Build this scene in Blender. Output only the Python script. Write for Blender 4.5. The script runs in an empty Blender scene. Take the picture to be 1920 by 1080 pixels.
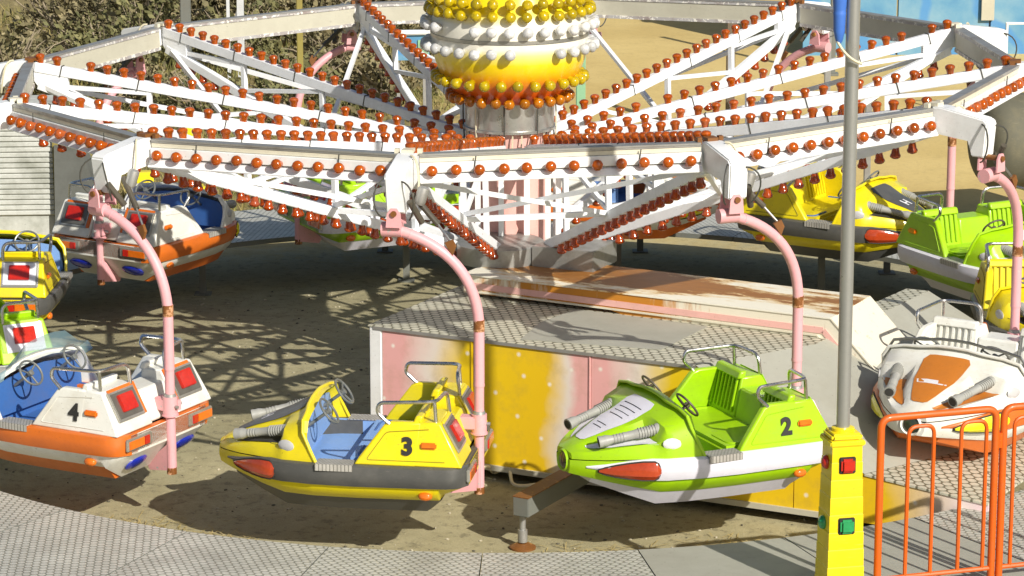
import bpy, bmesh, math, random
from mathutils import Vector, Matrix
random.seed(7)
PI=math.pi
S=bpy.context.scene
COL=S.collection

# ------------------------------------------------------------------ materials
def newmat(name):
    m=bpy.data.materials.new(name); m.use_nodes=True
    nt=m.node_tree; b=nt.nodes['Principled BSDF']
    return m,nt,b
def N(nt,t,**k):
    n=nt.nodes.new(t)
    for a,v in k.items():
        if a in n.inputs: n.inputs[a].default_value=v
        else: setattr(n,a,v)
    return n
def coords(nt,scale=(1,1,1),kind='Object'):
    tc=N(nt,'ShaderNodeTexCoord'); mp=N(nt,'ShaderNodeMapping')
    mp.inputs['Scale'].default_value=scale
    nt.links.new(tc.outputs[kind],mp.inputs['Vector'])
    return mp.outputs['Vector']
def noise(nt,vec,scale,detail=4,rough=.55):
    n=N(nt,'ShaderNodeTexNoise'); n.inputs['Scale'].default_value=scale
    n.inputs['Detail'].default_value=detail; n.inputs['Roughness'].default_value=rough
    nt.links.new(vec,n.inputs['Vector']); return n.outputs['Fac']
def ramp(nt,fac,stops,interp='LINEAR'):
    r=N(nt,'ShaderNodeValToRGB'); r.color_ramp.interpolation=interp
    el=r.color_ramp.elements
    while len(el)<len(stops): el.new(.5)
    for e,(p,c) in zip(el,stops):
        e.position=p; e.color=(c,c,c,1) if not isinstance(c,tuple) else tuple(c)+(1,)
    nt.links.new(fac,r.inputs['Fac']); return r.outputs['Color']
def mix(nt,fac,a,b):
    m=N(nt,'ShaderNodeMix'); m.data_type='RGBA'
    for s,v in ((0,fac),(6,a),(7,b)):
        if isinstance(v,(int,float)): m.inputs[s].default_value=v
        elif isinstance(v,tuple): m.inputs[s].default_value=tuple(v)+(1,)
        else: nt.links.new(v,m.inputs[s])
    return m.outputs[2]
def math_(nt,op,a,b=None,c=None):
    m=N(nt,'ShaderNodeMath'); m.operation=op
    for i,v in enumerate((a,b,c)):
        if v is None: continue
        if isinstance(v,(int,float)): m.inputs[i].default_value=v
        else: nt.links.new(v,m.inputs[i])
    return m.outputs[0]
def bump(nt,b,h,dist=.003,strength=.6):
    n=N(nt,'ShaderNodeBump'); n.inputs['Distance'].default_value=dist; n.inputs['Strength'].default_value=strength
    nt.links.new(h,n.inputs['Height']); nt.links.new(n.outputs['Normal'],b.inputs['Normal'])

def rcoords(nt):
    oi=N(nt,'ShaderNodeObjectInfo'); ad=N(nt,'ShaderNodeVectorMath'); ad.operation='ADD'
    nt.links.new(coords(nt),ad.inputs[0]); cb=N(nt,'ShaderNodeCombineXYZ')
    for k,q in enumerate((37.,19.,53.)): nt.links.new(math_(nt,'MULTIPLY',oi.outputs['Random'],q),cb.inputs[k])
    nt.links.new(cb.outputs[0],ad.inputs[1]); return ad.outputs[0]
def paint(name,col,rough=.35,dirt=(.16,.12,.07),amt=.35,scale=3.,chips=None,chipamt=.0,coat=.0,metal=0.):
    """painted or moulded surface: soft grime patches plus optional chips down to another colour"""
    m,nt,b=newmat(name)
    v=rcoords(nt)
    n1=noise(nt,v,scale,6,.65)
    f=ramp(nt,n1,[(.45,0.),(.80,amt)])
    c=mix(nt,f,col,dirt)
    # thin scuffs and small specks of grime
    sv=N(nt,'ShaderNodeMapping'); sv.inputs['Scale'].default_value=(1.2,1.2,9.); sv.inputs['Rotation'].default_value=(.5,.4,.7); nt.links.new(v,sv.inputs['Vector'])
    n4=noise(nt,sv.outputs['Vector'],scale*4.,5,.75)
    c=mix(nt,ramp(nt,n4,[(.60,0.),(.68,amt*.75)]),c,tuple(.55*x+.45*y for x,y in zip(dirt,(.3,.28,.24))))
    n5=noise(nt,v,scale*22,2,.5)
    c=mix(nt,ramp(nt,n5,[(.70,0.),(.74,amt*.9)]),c,tuple(x*.45 for x in dirt))
    n3=noise(nt,v,scale*9,3,.6)
    c=mix(nt,ramp(nt,n3,[(.35,0.),(.75,.16)]),c,tuple(x*.72 for x in col))
    if chips:
        n2=noise(nt,v,scale*3.1,6,.7)
        k=ramp(nt,n2,[(.66-chipamt,0.),(.68-chipamt,1.)])
        c=mix(nt,k,c,chips)
    nt.links.new(c,b.inputs['Base Color'])
    r=ramp(nt,n1,[(.3,rough),(.8,min(1,rough+.25))])
    nt.links.new(r,b.inputs['Roughness'])
    b.inputs['Metallic'].default_value=metal
    b.inputs['Coat Weight'].default_value=coat; b.inputs['Coat Roughness'].default_value=.15
    bump(nt,b,n3,.0008,.35)
    return m
def chrome_(name,col=(.62,.62,.6),rough=.16,spot=.25):
    m,nt,b=newmat(name); v=coords(nt)
    n=noise(nt,v,22,5,.7)
    nt.links.new(mix(nt,ramp(nt,n,[(.5,0.),(.8,spot)]),col,(.2,.15,.09)),b.inputs['Base Color'])
    b.inputs['Metallic'].default_value=1.
    nt.links.new(ramp(nt,n,[(.3,rough),(.8,rough+.3)]),b.inputs['Roughness'])
    return m
def lens(name,col,rough=.12):
    m,nt,b=newmat(name); v=coords(nt)
    n=noise(nt,v,30,3)
    nt.links.new(mix(nt,ramp(nt,n,[(.4,0.),(.8,.4)]),col,tuple(x*.45 for x in col)),b.inputs['Base Color'])
    b.inputs['Roughness'].default_value=rough
    b.inputs['Coat Weight'].default_value=.5; b.inputs['Coat Roughness'].default_value=.06
    w=N(nt,'ShaderNodeTexVoronoi'); w.inputs['Scale'].default_value=55; nt.links.new(v,w.inputs['Vector']); bump(nt,b,w.outputs['Distance'],.0010,.35)
    return m
def bulbmat(name,col,trans=.35):
    m,nt,b=newmat(name); v=rcoords(nt)
    w=noise(nt,v,26,2); g=N(nt,'ShaderNodeNewGeometry'); oi=N(nt,'ShaderNodeObjectInfo')
    rnd=math_(nt,'FRACT',math_(nt,'ADD',g.outputs['Random Per Island'],oi.outputs['Random']))
    c=mix(nt,ramp(nt,w,[(.4,0.),(.65,.5)]),col,tuple(x*.35 for x in col))
    # faded, dusty and darker caps among the fresh ones
    c=mix(nt,ramp(nt,rnd,[(.55,0.),(.85,.55)]),c,tuple(x*.45 for x in col))
    c=mix(nt,ramp(nt,rnd,[(.0,.45),(.14,0.)]),c,tuple(min(1,x*.9+.07) for x in col))
    nt.links.new(c,b.inputs['Base Color'])
    b.inputs['Roughness'].default_value=.14
    b.inputs['Transmission Weight'].default_value=trans
    b.inputs['Coat Weight'].default_value=.25; b.inputs['Coat Roughness'].default_value=.08
    return m
def treadplate(name,cell=.085,base=(.20,.19,.16),hi=(.46,.44,.37),dirt=(.10,.085,.06),amt=.5,stud=1.,asp=1.45):
    """aluminium tread plate: a lattice of raised lozenges turned alternately, worn bright on top"""
    m,nt,b=newmat(name)
    v=coords(nt,(1/cell,1/(cell*asp),1))
    sx=N(nt,'ShaderNodeSeparateXYZ'); nt.links.new(v,sx.inputs[0])
    x,y=sx.outputs[0],sx.outputs[1]
    def wrap(q,o):
        q=math_(nt,'ADD',q,o); return math_(nt,'SUBTRACT',math_(nt,'SUBTRACT',q,math_(nt,'FLOOR',q)),.5)
    def ell(o):
        p=math_(nt,'MULTIPLY',wrap(x,o),1/.47); q=math_(nt,'MULTIPLY',wrap(y,o),1/.30)
        d=math_(nt,'ADD',math_(nt,'POWER',math_(nt,'ABSOLUTE',p),1.6),math_(nt,'POWER',math_(nt,'ABSOLUTE',q),1.6))
        return ramp(nt,d,[(.72,1.),(1.,0.)])
    k=math_(nt,'ADD',ell(0.),ell(.5))
    oi=N(nt,'ShaderNodeObjectInfo'); ad=N(nt,'ShaderNodeVectorMath'); ad.operation='ADD'
    nt.links.new(coords(nt),ad.inputs[0]); cb=N(nt,'ShaderNodeCombineXYZ'); nt.links.new(math_(nt,'MULTIPLY',oi.outputs['Random'],40.),cb.inputs[0]); nt.links.new(cb.outputs[0],ad.inputs[1])
    v2=ad.outputs[0]
    n=noise(nt,v2,1.6,7,.65); n2=noise(nt,v2,14,4,.6)
    c=mix(nt,math_(nt,'MULTIPLY',k,stud),base,hi)
    c=mix(nt,ramp(nt,n,[(.4,0.),(.75,amt)]),c,dirt)
    c=mix(nt,ramp(nt,n2,[(.45,0.),(.8,.35)]),c,tuple(q*.6 for q in base))
    nt.links.new(c,b.inputs['Base Color'])
    b.inputs['Metallic'].default_value=.35
    nt.links.new(ramp(nt,n2,[(.3,.42),(.8,.7)]),b.inputs['Roughness'])
    bump(nt,b,k,.004,.5)
    return m
def rusty(name,base,amt=.5,scale=(1,1,1),rust=(.22,.075,.012),rust2=(.09,.035,.012),rough=.5,thr=.5,zfade=None):
    m,nt,b=newmat(name)
    v=coords(nt,scale)
    n=noise(nt,v,2.2,8,.68)
    n2=noise(nt,v,9,6,.7)
    s=math_(nt,'ADD',math_(nt,'MULTIPLY',n,.7),math_(nt,'MULTIPLY',n2,.3))
    k=ramp(nt,s,[(thr,0.),(thr+.05,amt)])
    kk=ramp(nt,s,[(thr-.10,0.),(thr+.02,amt*.55)])
    c=mix(nt,kk,base,(.55,.30,.06))
    c=mix(nt,k,c,mix(nt,n2,rust,rust2))
    nt.links.new(c,b.inputs['Base Color']); b.inputs['Roughness'].default_value=rough
    bump(nt,b,s,.002,.4)
    return m

M={}
M['white']=paint('white_paint',(.84,.85,.84),.32,dirt=(.36,.33,.26),amt=.35,scale=2.,chips=(.30,.20,.12),chipamt=-.06,coat=.15)
M['whiteframe']=paint('white_frame_paint',(.84,.86,.88),.34,dirt=(.42,.40,.34),amt=.35,scale=2.5,chips=(.34,.16,.07),chipamt=-.05)
M['cream']=paint('cream_paint',(.68,.64,.50),.4,amt=.3)
M['greybeige']=paint('grey_beige_panel',(.50,.48,.38),.45,amt=.25,scale=1.5)
M['peel']=paint('peeling_strip',(.42,.41,.40),.45,dirt=(.20,.12,.09),amt=.9,scale=5.,chips=(.78,.75,.68),chipamt=.12)
M['alu']=paint('dull_aluminium',(.42,.42,.40),.38,dirt=(.18,.15,.12),amt=.7,scale=4.,metal=.6)
M['galv']=paint('galvanised_sheet',(.50,.50,.47),.24,dirt=(.22,.21,.18),amt=.8,scale=3.,metal=.8)
M['drumsteel']=paint('dull_drum_steel',(.40,.40,.375),.36,dirt=(.15,.14,.11),amt=.8,scale=4.,metal=.65)
M['inox']=paint('polished_inox',(.60,.59,.54),.16,dirt=(.3,.28,.24),amt=.45,scale=2.,metal=.9)
M['chrome']=chrome_('chrome')
M['chrome_dull']=chrome_('dull_chrome',(.40,.40,.38),.3,.5)
M['pink']=paint('pink_paint',(.76,.375,.40),.38,dirt=(.46,.30,.24),amt=.5,scale=3.,chips=(.42,.42,.40),chipamt=.015)
M['pinkcol']=paint('pink_column_paint',(.76,.43,.38),.42,dirt=(.40,.25,.18),amt=.5,scale=2.5)
M['rust']=rusty('rust',(.30,.12,.03),.9,thr=.4)
M['rustband']=rusty('rusty_weld',(.62,.32,.26),1.,scale=(3,3,3),thr=.46,rust=(.30,.10,.015))
M['black']=paint('black_rubber',(.018,.018,.018),.6,amt=.1)
M['dark']=paint('matt_near_black',(.03,.03,.028),.7,amt=.2)  # plain near-black for lens rims, slits, gun bores, troughs and the inner block
M['bulb_orange']=bulbmat('orange_bulb',(.62,.12,.002),.35)
M['bulb_red']=bulbmat('red_bulb',(.52,.075,.002),.35)
M['bulb_amber']=bulbmat('amber_bulb',(.66,.22,.003),.3)
M['bulb_yellow']=bulbmat('yellow_bulb',(.70,.52,.004),.3)
M['bulb_white']=bulbmat('frosted_bulb',(.72,.72,.70),.0)
M['lens_red']=lens('red_lens',(.50,.018,.008))
M['lens_orange']=lens('orange_lens',(.72,.16,.01))
M['lens_yellow']=lens('yellow_lens',(.80,.72,.01))
M['lens_green']=lens('green_lens',(.02,.30,.10))
M['lens_blue']=lens('blue_lens',(.015,.03,.40))
M['steel_shock']=paint('dark_cylinder',(.07,.062,.045),.4,amt=.4,scale=8)
M['wire']=paint('cream_cable',(.66,.60,.42),.5,amt=.2)
M['wiredark']=paint('dark_cable',(.06,.06,.05),.5,amt=.2)
M['mould_lime']=paint('lime_fibreglass',(.36,.62,.003),.3,dirt=(.14,.24,.02),amt=.42,scale=2.,coat=.35)
M['mould_yellow']=paint('yellow_fibreglass',(.78,.64,.006),.3,dirt=(.36,.27,.03),amt=.42,scale=2.,coat=.3)
M['mould_white']=paint('white_fibreglass',(.76,.76,.70),.3,dirt=(.40,.34,.20),amt=.6,scale=2.,coat=.3)
M['mould_orange']=paint('orange_fibreglass',(.64,.145,.012),.34,dirt=(.34,.08,.02),amt=.45,scale=3.,coat=.25)
M['mould_grey']=paint('dark_grey_fibreglass',(.075,.075,.07),.36,dirt=(.16,.15,.13),amt=.5,scale=4.,coat=.2)
M['mould_blue']=paint('blue_fibreglass',(.20,.36,.68),.42,dirt=(.30,.36,.42),amt=.45,scale=2.5)
M['mould_lilac']=paint('white_bumper',(.74,.73,.80),.35,dirt=(.36,.33,.30),amt=.3,scale=2.5,coat=.2)
M['tread_deck']=treadplate('tread_plate_deck',.076,base=(.33,.325,.265),hi=(.73,.72,.635),amt=.38,stud=1.)
M['tread_box']=treadplate('tread_plate_box',.10,base=(.19,.18,.12),hi=(.70,.68,.54),amt=.22)
M['tread_sill']=treadplate('tread_plate_sill',.03,base=(.26,.25,.22),hi=(.55,.53,.48),amt=.5)
M['plainplate']=paint('plain_grey_plate',(.40,.395,.33),.5,dirt=(.25,.23,.17),amt=.45,scale=1.5,metal=.15)
M['fence']=paint('orange_fence_paint',(.64,.105,.002),.40,dirt=(.36,.10,.02),amt=.55,scale=5.,chips=(.2,.1,.06),chipamt=-.07,coat=.2)
M['post_yellow']=paint('yellow_post',(.86,.68,.004),.38,dirt=(.42,.31,.03),amt=.5,scale=2.,coat=.3)
M['blue_plastic']=paint('blue_plastic',(.05,.16,.55),.4,amt=.1)
M['brushed']=paint('brushed_steel_tube',(.44,.45,.44),.25,dirt=(.26,.26,.24),amt=.4,scale=4.,metal=.65)
M['legsteel']=paint('grey_leg_steel',(.16,.17,.15),.6,amt=.4)
M['text_white']=paint('white_lettering',(.7,.7,.72),.5,amt=.1)
M['text_black']=paint('black_lettering',(.02,.02,.018),.5,amt=.05)
M['glass_blue']=None
def glass():
    m,nt,b=newmat('windscreen_perspex')
    v=coords(nt); n=noise(nt,v,6,5)
    nt.links.new(mix(nt,n,(.22,.42,.48),(.40,.55,.58)),b.inputs['Base Color'])
    b.inputs['Roughness'].default_value=.15; b.inputs['Alpha'].default_value=.66
    return m
M['glass']=glass()

# ------------------------------------------------------------------ mesh helpers
class MB:
    def __init__(s): s.bm=bmesh.new(); s.mi=0
    def _tag(s,geom):
        for f in geom:
            f.material_index=s.mi
    def box(s,c,d,rot=None,bev=0.):
        r=bmesh.ops.create_cube(s.bm,size=1.)
        vs=r['verts']
        mt=Matrix.Translation(Vector(c))@(rot.to_4x4() if rot else Matrix())@Matrix.Diagonal((d[0],d[1],d[2],1))
        bmesh.ops.transform(s.bm,matrix=mt,verts=vs)
        fs=list({f for v in vs for f in v.link_faces}); s._tag(fs)
        if bev:
            es=list({e for v in vs for e in v.link_edges})
            r=bmesh.ops.bevel(s.bm,geom=es,offset=bev,segments=2,affect='EDGES',clamp_overlap=True); s._tag(r['faces'])
        return s
    def bar(s,a,b,w,h,up=(0,0,1),bev=0.):
        a=Vector(a); b=Vector(b); d=b-a; L=d.length; x=d/L
        u=Vector(up); y=u.cross(x)
        if y.length<1e-4: y=Vector((0,1,0)).cross(x)
        y.normalize(); z=x.cross(y)
        R=Matrix((x,y,z)).transposed()
        return s.box((a+b)/2,(L,w,h),R,bev)
    def tube(s,pts,r,n=8,cap=True,radii=None,closed=False):
        pts=[Vector(p) for p in pts]; rings=[]
        m=len(pts); prev=None
        for i,p in enumerate(pts):
            if closed: t=pts[(i+1)%m]-pts[i-1]
            elif i==0: t=pts[1]-pts[0]
            elif i==m-1: t=pts[-1]-pts[-2]
            else: t=(pts[i+1]-p).normalized()+(p-pts[i-1]).normalized()
            t.normalize()
            if prev is None:
                a=Vector((0,0,1)) if abs(t.z)<.9 else Vector((1,0,0))
                u=(a-t*a.dot(t)).normalized()
            else: u=(prev-t*prev.dot(t)).normalized()
            prev=u; w=t.cross(u); rr=radii[i] if radii else r
            rings.append([s.bm.verts.new(p+u*rr*math.cos(2*PI*k/n)+w*rr*math.sin(2*PI*k/n)) for k in range(n)])
        fs=[]
        for i in range(m if closed else m-1):
            A,B=rings[i],rings[(i+1)%m]
            for k in range(n):
                fs.append(s.bm.faces.new((A[k],A[(k+1)%n],B[(k+1)%n],B[k])))
        if cap and not closed:
            fs.append(s.bm.faces.new(rings[0][::-1])); fs.append(s.bm.faces.new(rings[-1]))
        s._tag(fs); return s
    def cyl(s,a,b,r,n=16,r2=None): return s.tube([a,b],r,n,radii=[r,r if r2 is None else r2])
    def lathe(s,prof,n=24,org=(0,0,0),axis=None,capb=True,capt=True):
        org=Vector(org); Q=Matrix.Identity(3)
        if axis is not None: Q=Vector((0,0,1)).rotation_difference(Vector(axis)).to_matrix()
        rings=[]
        for r,z in prof:
            rings.append([s.bm.verts.new(org+Q@Vector((r*math.cos(2*PI*k/n),r*math.sin(2*PI*k/n),z))) for k in range(n)])
        fs=[]
        for A,B in zip(rings,rings[1:]):
            for k in range(n): fs.append(s.bm.faces.new((A[k],A[(k+1)%n],B[(k+1)%n],B[k])))
        if capb: fs.append(s.bm.faces.new(rings[0][::-1]))
        if capt: fs.append(s.bm.faces.new(rings[-1]))
        s._tag(fs); return s
    def prism(s,poly,vec,bev=0.):
        """poly: 3-D points of a planar outline, extruded along vec"""
        vec=Vector(vec); A=[s.bm.verts.new(Vector(p)) for p in poly]; B=[s.bm.verts.new(Vector(p)+vec) for p in poly]
        n=len(poly); fs=[s.bm.faces.new(A[::-1]),s.bm.faces.new(B)]
        for i in range(n): fs.append(s.bm.faces.new((A[i],A[(i+1)%n],B[(i+1)%n],B[i])))
        s._tag(fs)
        if bev:
            es=list({e for v in A+B for e in v.link_edges})
            r=bmesh.ops.bevel(s.bm,geom=es,offset=bev,segments=2,affect='EDGES',clamp_overlap=True); s._tag(r['faces'])
        return s
    def loft(s,secs,closed=True,cap0=True,cap1=True):
        R=[[s.bm.verts.new(Vector(p)) for p in sec] for sec in secs]; fs=[]
        n=len(R[0])
        for A,B in zip(R,R[1:]):
            for k in range(n if closed else n-1):
                q=[A[k],A[(k+1)%n],B[(k+1)%n],B[k]]
                fs.append(s.bm.faces.new(q))
        if closed and cap0: fs.append(s.bm.faces.new(R[0][::-1]))
        if closed and cap1: fs.append(s.bm.faces.new(R[-1]))
        s._tag(fs); return s
    def face(s,pts):
        f=s.bm.faces.new([s.bm.verts.new(Vector(p)) for p in pts]); s._tag([f]); return s
    def ball(s,c,r,n=8,sc=(1,1,1)):
        q=bmesh.ops.create_icosphere(s.bm,subdivisions=2,radius=r,matrix=Matrix.Translation(Vector(c))@Matrix.Diagonal((*sc,1)))
        s._tag({f for v in q['verts'] for f in v.link_faces}); return s
    def build(s,name,mats,parent=None,loc=None,smooth=35,rot=None):
        bm=s.bm
        bmesh.ops.remove_doubles(bm,verts=bm.verts,dist=1e-5)
        bmesh.ops.recalc_face_normals(bm,faces=bm.faces)
        lim=math.radians(smooth)
        for f in bm.faces: f.smooth=True
        for e in bm.edges:
            if len(e.link_faces)!=2 or e.calc_face_angle(0)>lim: e.smooth=False
        me=bpy.data.meshes.new(name); bm.to_mesh(me); bm.free()
        if not isinstance(mats,(list,tuple)): mats=[mats]
        for m in mats: me.materials.append(M[m] if isinstance(m,str) else m)
        o=bpy.data.objects.new(name,me); COL.objects.link(o)
        if parent is not None: o.parent=parent
        if loc is not None: o.location=loc
        if rot is not None: o.rotation_euler=rot
        return o
def tag(o,label=None,cat=None,group=None,kind=None):
    if label: o['label']=label
    if cat: o['category']=cat
    if group: o['group']=group
    if kind: o['kind']=kind
    return o
def empty(name,loc=(0,0,0),rz=0.,parent=None,label=None,cat=None,group=None):
    o=bpy.data.objects.new(name,None); o.empty_display_size=.2; COL.objects.link(o)
    o.location=loc; o.rotation_euler=(0,0,rz)
    if parent: o.parent=parent
    return tag(o,label,cat,group)
def kids(o): return [c for c in o.children]
def copy_tree(o,parent=None):
    c=o.copy(); COL.objects.link(c)
    if parent is not None: c.parent=parent
    for ch in kids(o): copy_tree(ch,c)
    return c
def text(name,s,size,mat,parent,mtx,extr=.002,off=.0,shear=0.):
    cu=bpy.data.curves.new(name,'FONT'); cu.body=s; cu.size=size; cu.extrude=extr; cu.offset=off; cu.shear=shear
    cu.align_x='CENTER'; cu.align_y='CENTER'; cu.materials.append(M[mat])
    t=bpy.data.objects.new(name,cu); COL.objects.link(t); bpy.context.view_layer.update()
    me=bpy.data.meshes.new_from_object(t.evaluated_get(bpy.context.evaluated_depsgraph_get())); me.name=name
    bpy.data.objects.remove(t); o=bpy.data.objects.new(name,me); COL.objects.link(o); o.parent=parent; o.matrix_local=mtx
    return o
def bez(p0,p1,p2,p3,n):
    out=[]
    for i in range(n+1):
        t=i/n; a=(1-t)
        out.append(Vector(p0)*a**3+Vector(p1)*3*a*a*t+Vector(p2)*3*a*t*t+Vector(p3)*t**3)
    return out
def rounded(pts,r,n=4):
    """polyline with its inner corners rounded"""
    pts=[Vector(p) for p in pts]; out=[pts[0]]
    for a,b,c in zip(pts,pts[1:],pts[2:]):
        u=(a-b); v=(c-b); k=min(r,u.length*.45,v.length*.45)
        p=b+u.normalized()*k; q=b+v.normalized()*k
        for i in range(n+1):
            t=i/n; out.append(p*(1-t)**2+b*2*t*(1-t)+q*t*t)
    out.append(pts[-1]); return out
# ------------------------------------------------------------------ camera, light
cd=bpy.data.cameras.new('camera'); cam=bpy.data.objects.new('camera',cd); COL.objects.link(cam)
cam.location=(0,-30.974,4.789); cam.rotation_euler=(PI/2-.22584,0,-.00071)
cd.sensor_width=36; cd.lens=5821.6/1920*36; cd.clip_end=2000
S.camera=cam
SUN_EL=math.radians(33); SUN_AZ=math.atan2(.54,-.84)     # horizontal direction towards the sun: (+.54,-.84)
W=bpy.data.worlds.new('World'); S.world=W; W.use_nodes=True
nt=W.node_tree; sky=N(nt,'ShaderNodeTexSky'); sky.sky_type='NISHITA'; sky.sun_disc=False
sky.sun_elevation=SUN_EL; sky.sun_rotation=SUN_AZ; sky.dust_density=2.
nt.links.new(sky.outputs[0],nt.nodes['Background'].inputs[0]); nt.nodes['Background'].inputs[1].default_value=.07
sl=bpy.data.lights.new('sun','SUN'); sl.energy=4.9; sl.angle=math.radians(.53); sl.color=(1,.95,.87)
so=bpy.data.objects.new('sun',sl); COL.objects.link(so)
dv=Vector((.54*math.cos(SUN_EL),-.84*math.cos(SUN_EL),math.sin(SUN_EL)))
so.rotation_euler=dv.to_track_quat('Z','Y').to_euler(); so.location=(20,-30,25)
S.view_settings.view_transform='Standard'; S.view_settings.look='None'; S.view_settings.exposure=.17; S.view_settings.gamma=1
S.cycles.max_bounces=6; S.cycles.transparent_max_bounces=8

GZ=-3.42; PZ=-3.06
def gzf(y):
    T=[(-99,GZ),(1,GZ),(6.5,-3.75),(9.5,-3.75),(20,-3.3),(60,-2.9),(999,-2.2)]
    for (a,p),(b,q) in zip(T,T[1:]):
        if y<=b: return p+(q-p)*(y-a)/(b-a)
    return T[-1][1]
# ------------------------------------------------------------------ ground
def ground_mat():
    m,nt,b=newmat('sandy_asphalt_ground')
    v=coords(nt)
    n1=noise(nt,v,.55,8,.62); n2=noise(nt,v,3.5,8,.7); n3=noise(nt,v,60,4,.7); n4=noise(nt,v,14,6,.7)
    c=mix(nt,ramp(nt,n1,[(.35,0.),(.62,1.)]),(.33,.30,.17),(.47,.42,.245))
    c=mix(nt,ramp(nt,n2,[(.45,0.),(.7,.55)]),c,(.26,.225,.11))
    c=mix(nt,ramp(nt,n3,[(.3,0.),(.75,.5)]),c,(.20,.17,.085))
    n6=noise(nt,v,9,8,.75); c=mix(nt,ramp(nt,n6,[(.53,0.),(.62,.65)]),c,(.13,.115,.065)); n7=noise(nt,v,150,2,.6); c=mix(nt,ramp(nt,n7,[(.58,0.),(.66,.5)]),c,(.62,.55,.36))
    # the beach-coloured sand starts beyond the ride
    sx=N(nt,'ShaderNodeSeparateXYZ'); nt.links.new(v,sx.inputs[0])
    edge=math_(nt,'ADD',sx.outputs[1],math_(nt,'MULTIPLY',n2,5.))
    far=ramp(nt,math_(nt,'MULTIPLY_ADD',edge,1/12.,-.85),[(0.,0.),(.25,1.)])
    sand=mix(nt,ramp(nt,n1,[(.35,0.),(.65,1.)]),(.56,.41,.145),(.66,.50,.195))
    sand=mix(nt,ramp(nt,n4,[(.52,0.),(.75,.35)]),sand,(.34,.24,.10)); sand=mix(nt,ramp(nt,n2,[(.5,0.),(.7,.3)]),sand,(.44,.32,.12))
    c=mix(nt,far,c,sand)
    # trampled dry growth, darker, under the bushes on the left
    lf=math_(nt,'MULTIPLY_ADD',sx.outputs[0],-.22,math_(nt,'MULTIPLY',n2,1.1))
    lk=math_(nt,'MULTIPLY',ramp(nt,math_(nt,'ADD',lf,-.55),[(0.,0.),(.3,1.)]),far)
    dry=mix(nt,ramp(nt,n4,[(.4,0.),(.65,1.)]),(.16,.13,.05),(.36,.28,.11))
    c=mix(nt,lk,c,dry)
    nt.links.new(c,b.inputs['Base Color']); b.inputs['Roughness'].default_value=.9
    h=math_(nt,'ADD',math_(nt,'MULTIPLY',n3,.5),n4)
    bump(nt,b,h,.012,.6)
    return m
mb=MB()
G=[]
xs=[-400,-60,-25,-12,-8,-4,0,4,8,12,25,60,400]; ys=[-60,-20,-8,-4,1,3,5,6.5,8,9.5,12,20,30,60,400,900]
gv=[[mb.bm.verts.new((x,y,gzf(y))) for x in xs] for y in ys]
for j in range(len(ys)-1):
    for i in range(len(xs)-1): mb.bm.faces.new((gv[j][i],gv[j][i+1],gv[j+1][i+1],gv[j+1][i]))
tag(mb.build('ground',ground_mat()),kind='structure')

# ------------------------------------------------------------------ walkway platform: ring of deck panels on legs
plat=empty('walkway_platform',(0,0,GZ),label='raised ring walkway of grey tread plate panels circling the ride',cat='platform')
R0,R1=6.55,8.3
NP=32
def make_panel():
    h=PI/NP-(.0008); n=6; mb=MB()
    def P(r,a,z): return Vector((r*math.cos(a-PI/2),r*math.sin(a-PI/2),z))
    A=[-h+2*h*k/n for k in range(n+1)]; t=PZ-GZ
    for p,q in zip(A,A[1:]): mb.face([P(R0,p,t),P(R0,q,t),P(R1,q,t),P(R1,p,t)])
    mb.mi=1
    for p,q in zip(A,A[1:]):
        for r in (R0,R1): mb.face([P(r,p,t),P(r,q,t),P(r,q,t-.06),P(r,p,t-.06)])
        mb.face([P(R0,p,t-.03),P(R1,p,t-.03),P(R1,q,t-.03),P(R0,q,t-.03)])
    for p in (A[0],A[-1]): mb.face([P(R0,p,t),P(R1,p,t),P(R1,p,t-.06),P(R0,p,t-.06)])
    return mb
for i in range(NP):
    am=.162+PI/NP+2*PI*i/NP
    plain=i in (0,1,7,18,19,24)
    mb=make_panel(); o=mb.build('deck_panel',['plainplate' if plain else 'tread_deck','legsteel'],plat,rot=(0,0,am))
    if i%2==0:
        for r in (6.72,8.45):
            a=am-PI/2-PI/NP+.03
            m=MB(); m.bar((r*math.cos(a),r*math.sin(a),gzf(r*math.sin(a))-GZ),(r*math.cos(a),r*math.sin(a),PZ-GZ-.03),.08,.08)
            m.box((r*math.cos(a),r*math.sin(a),gzf(r*math.sin(a))-GZ+.01),(.2,.2,.02)); m.build('leg','legsteel',plat)

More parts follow.
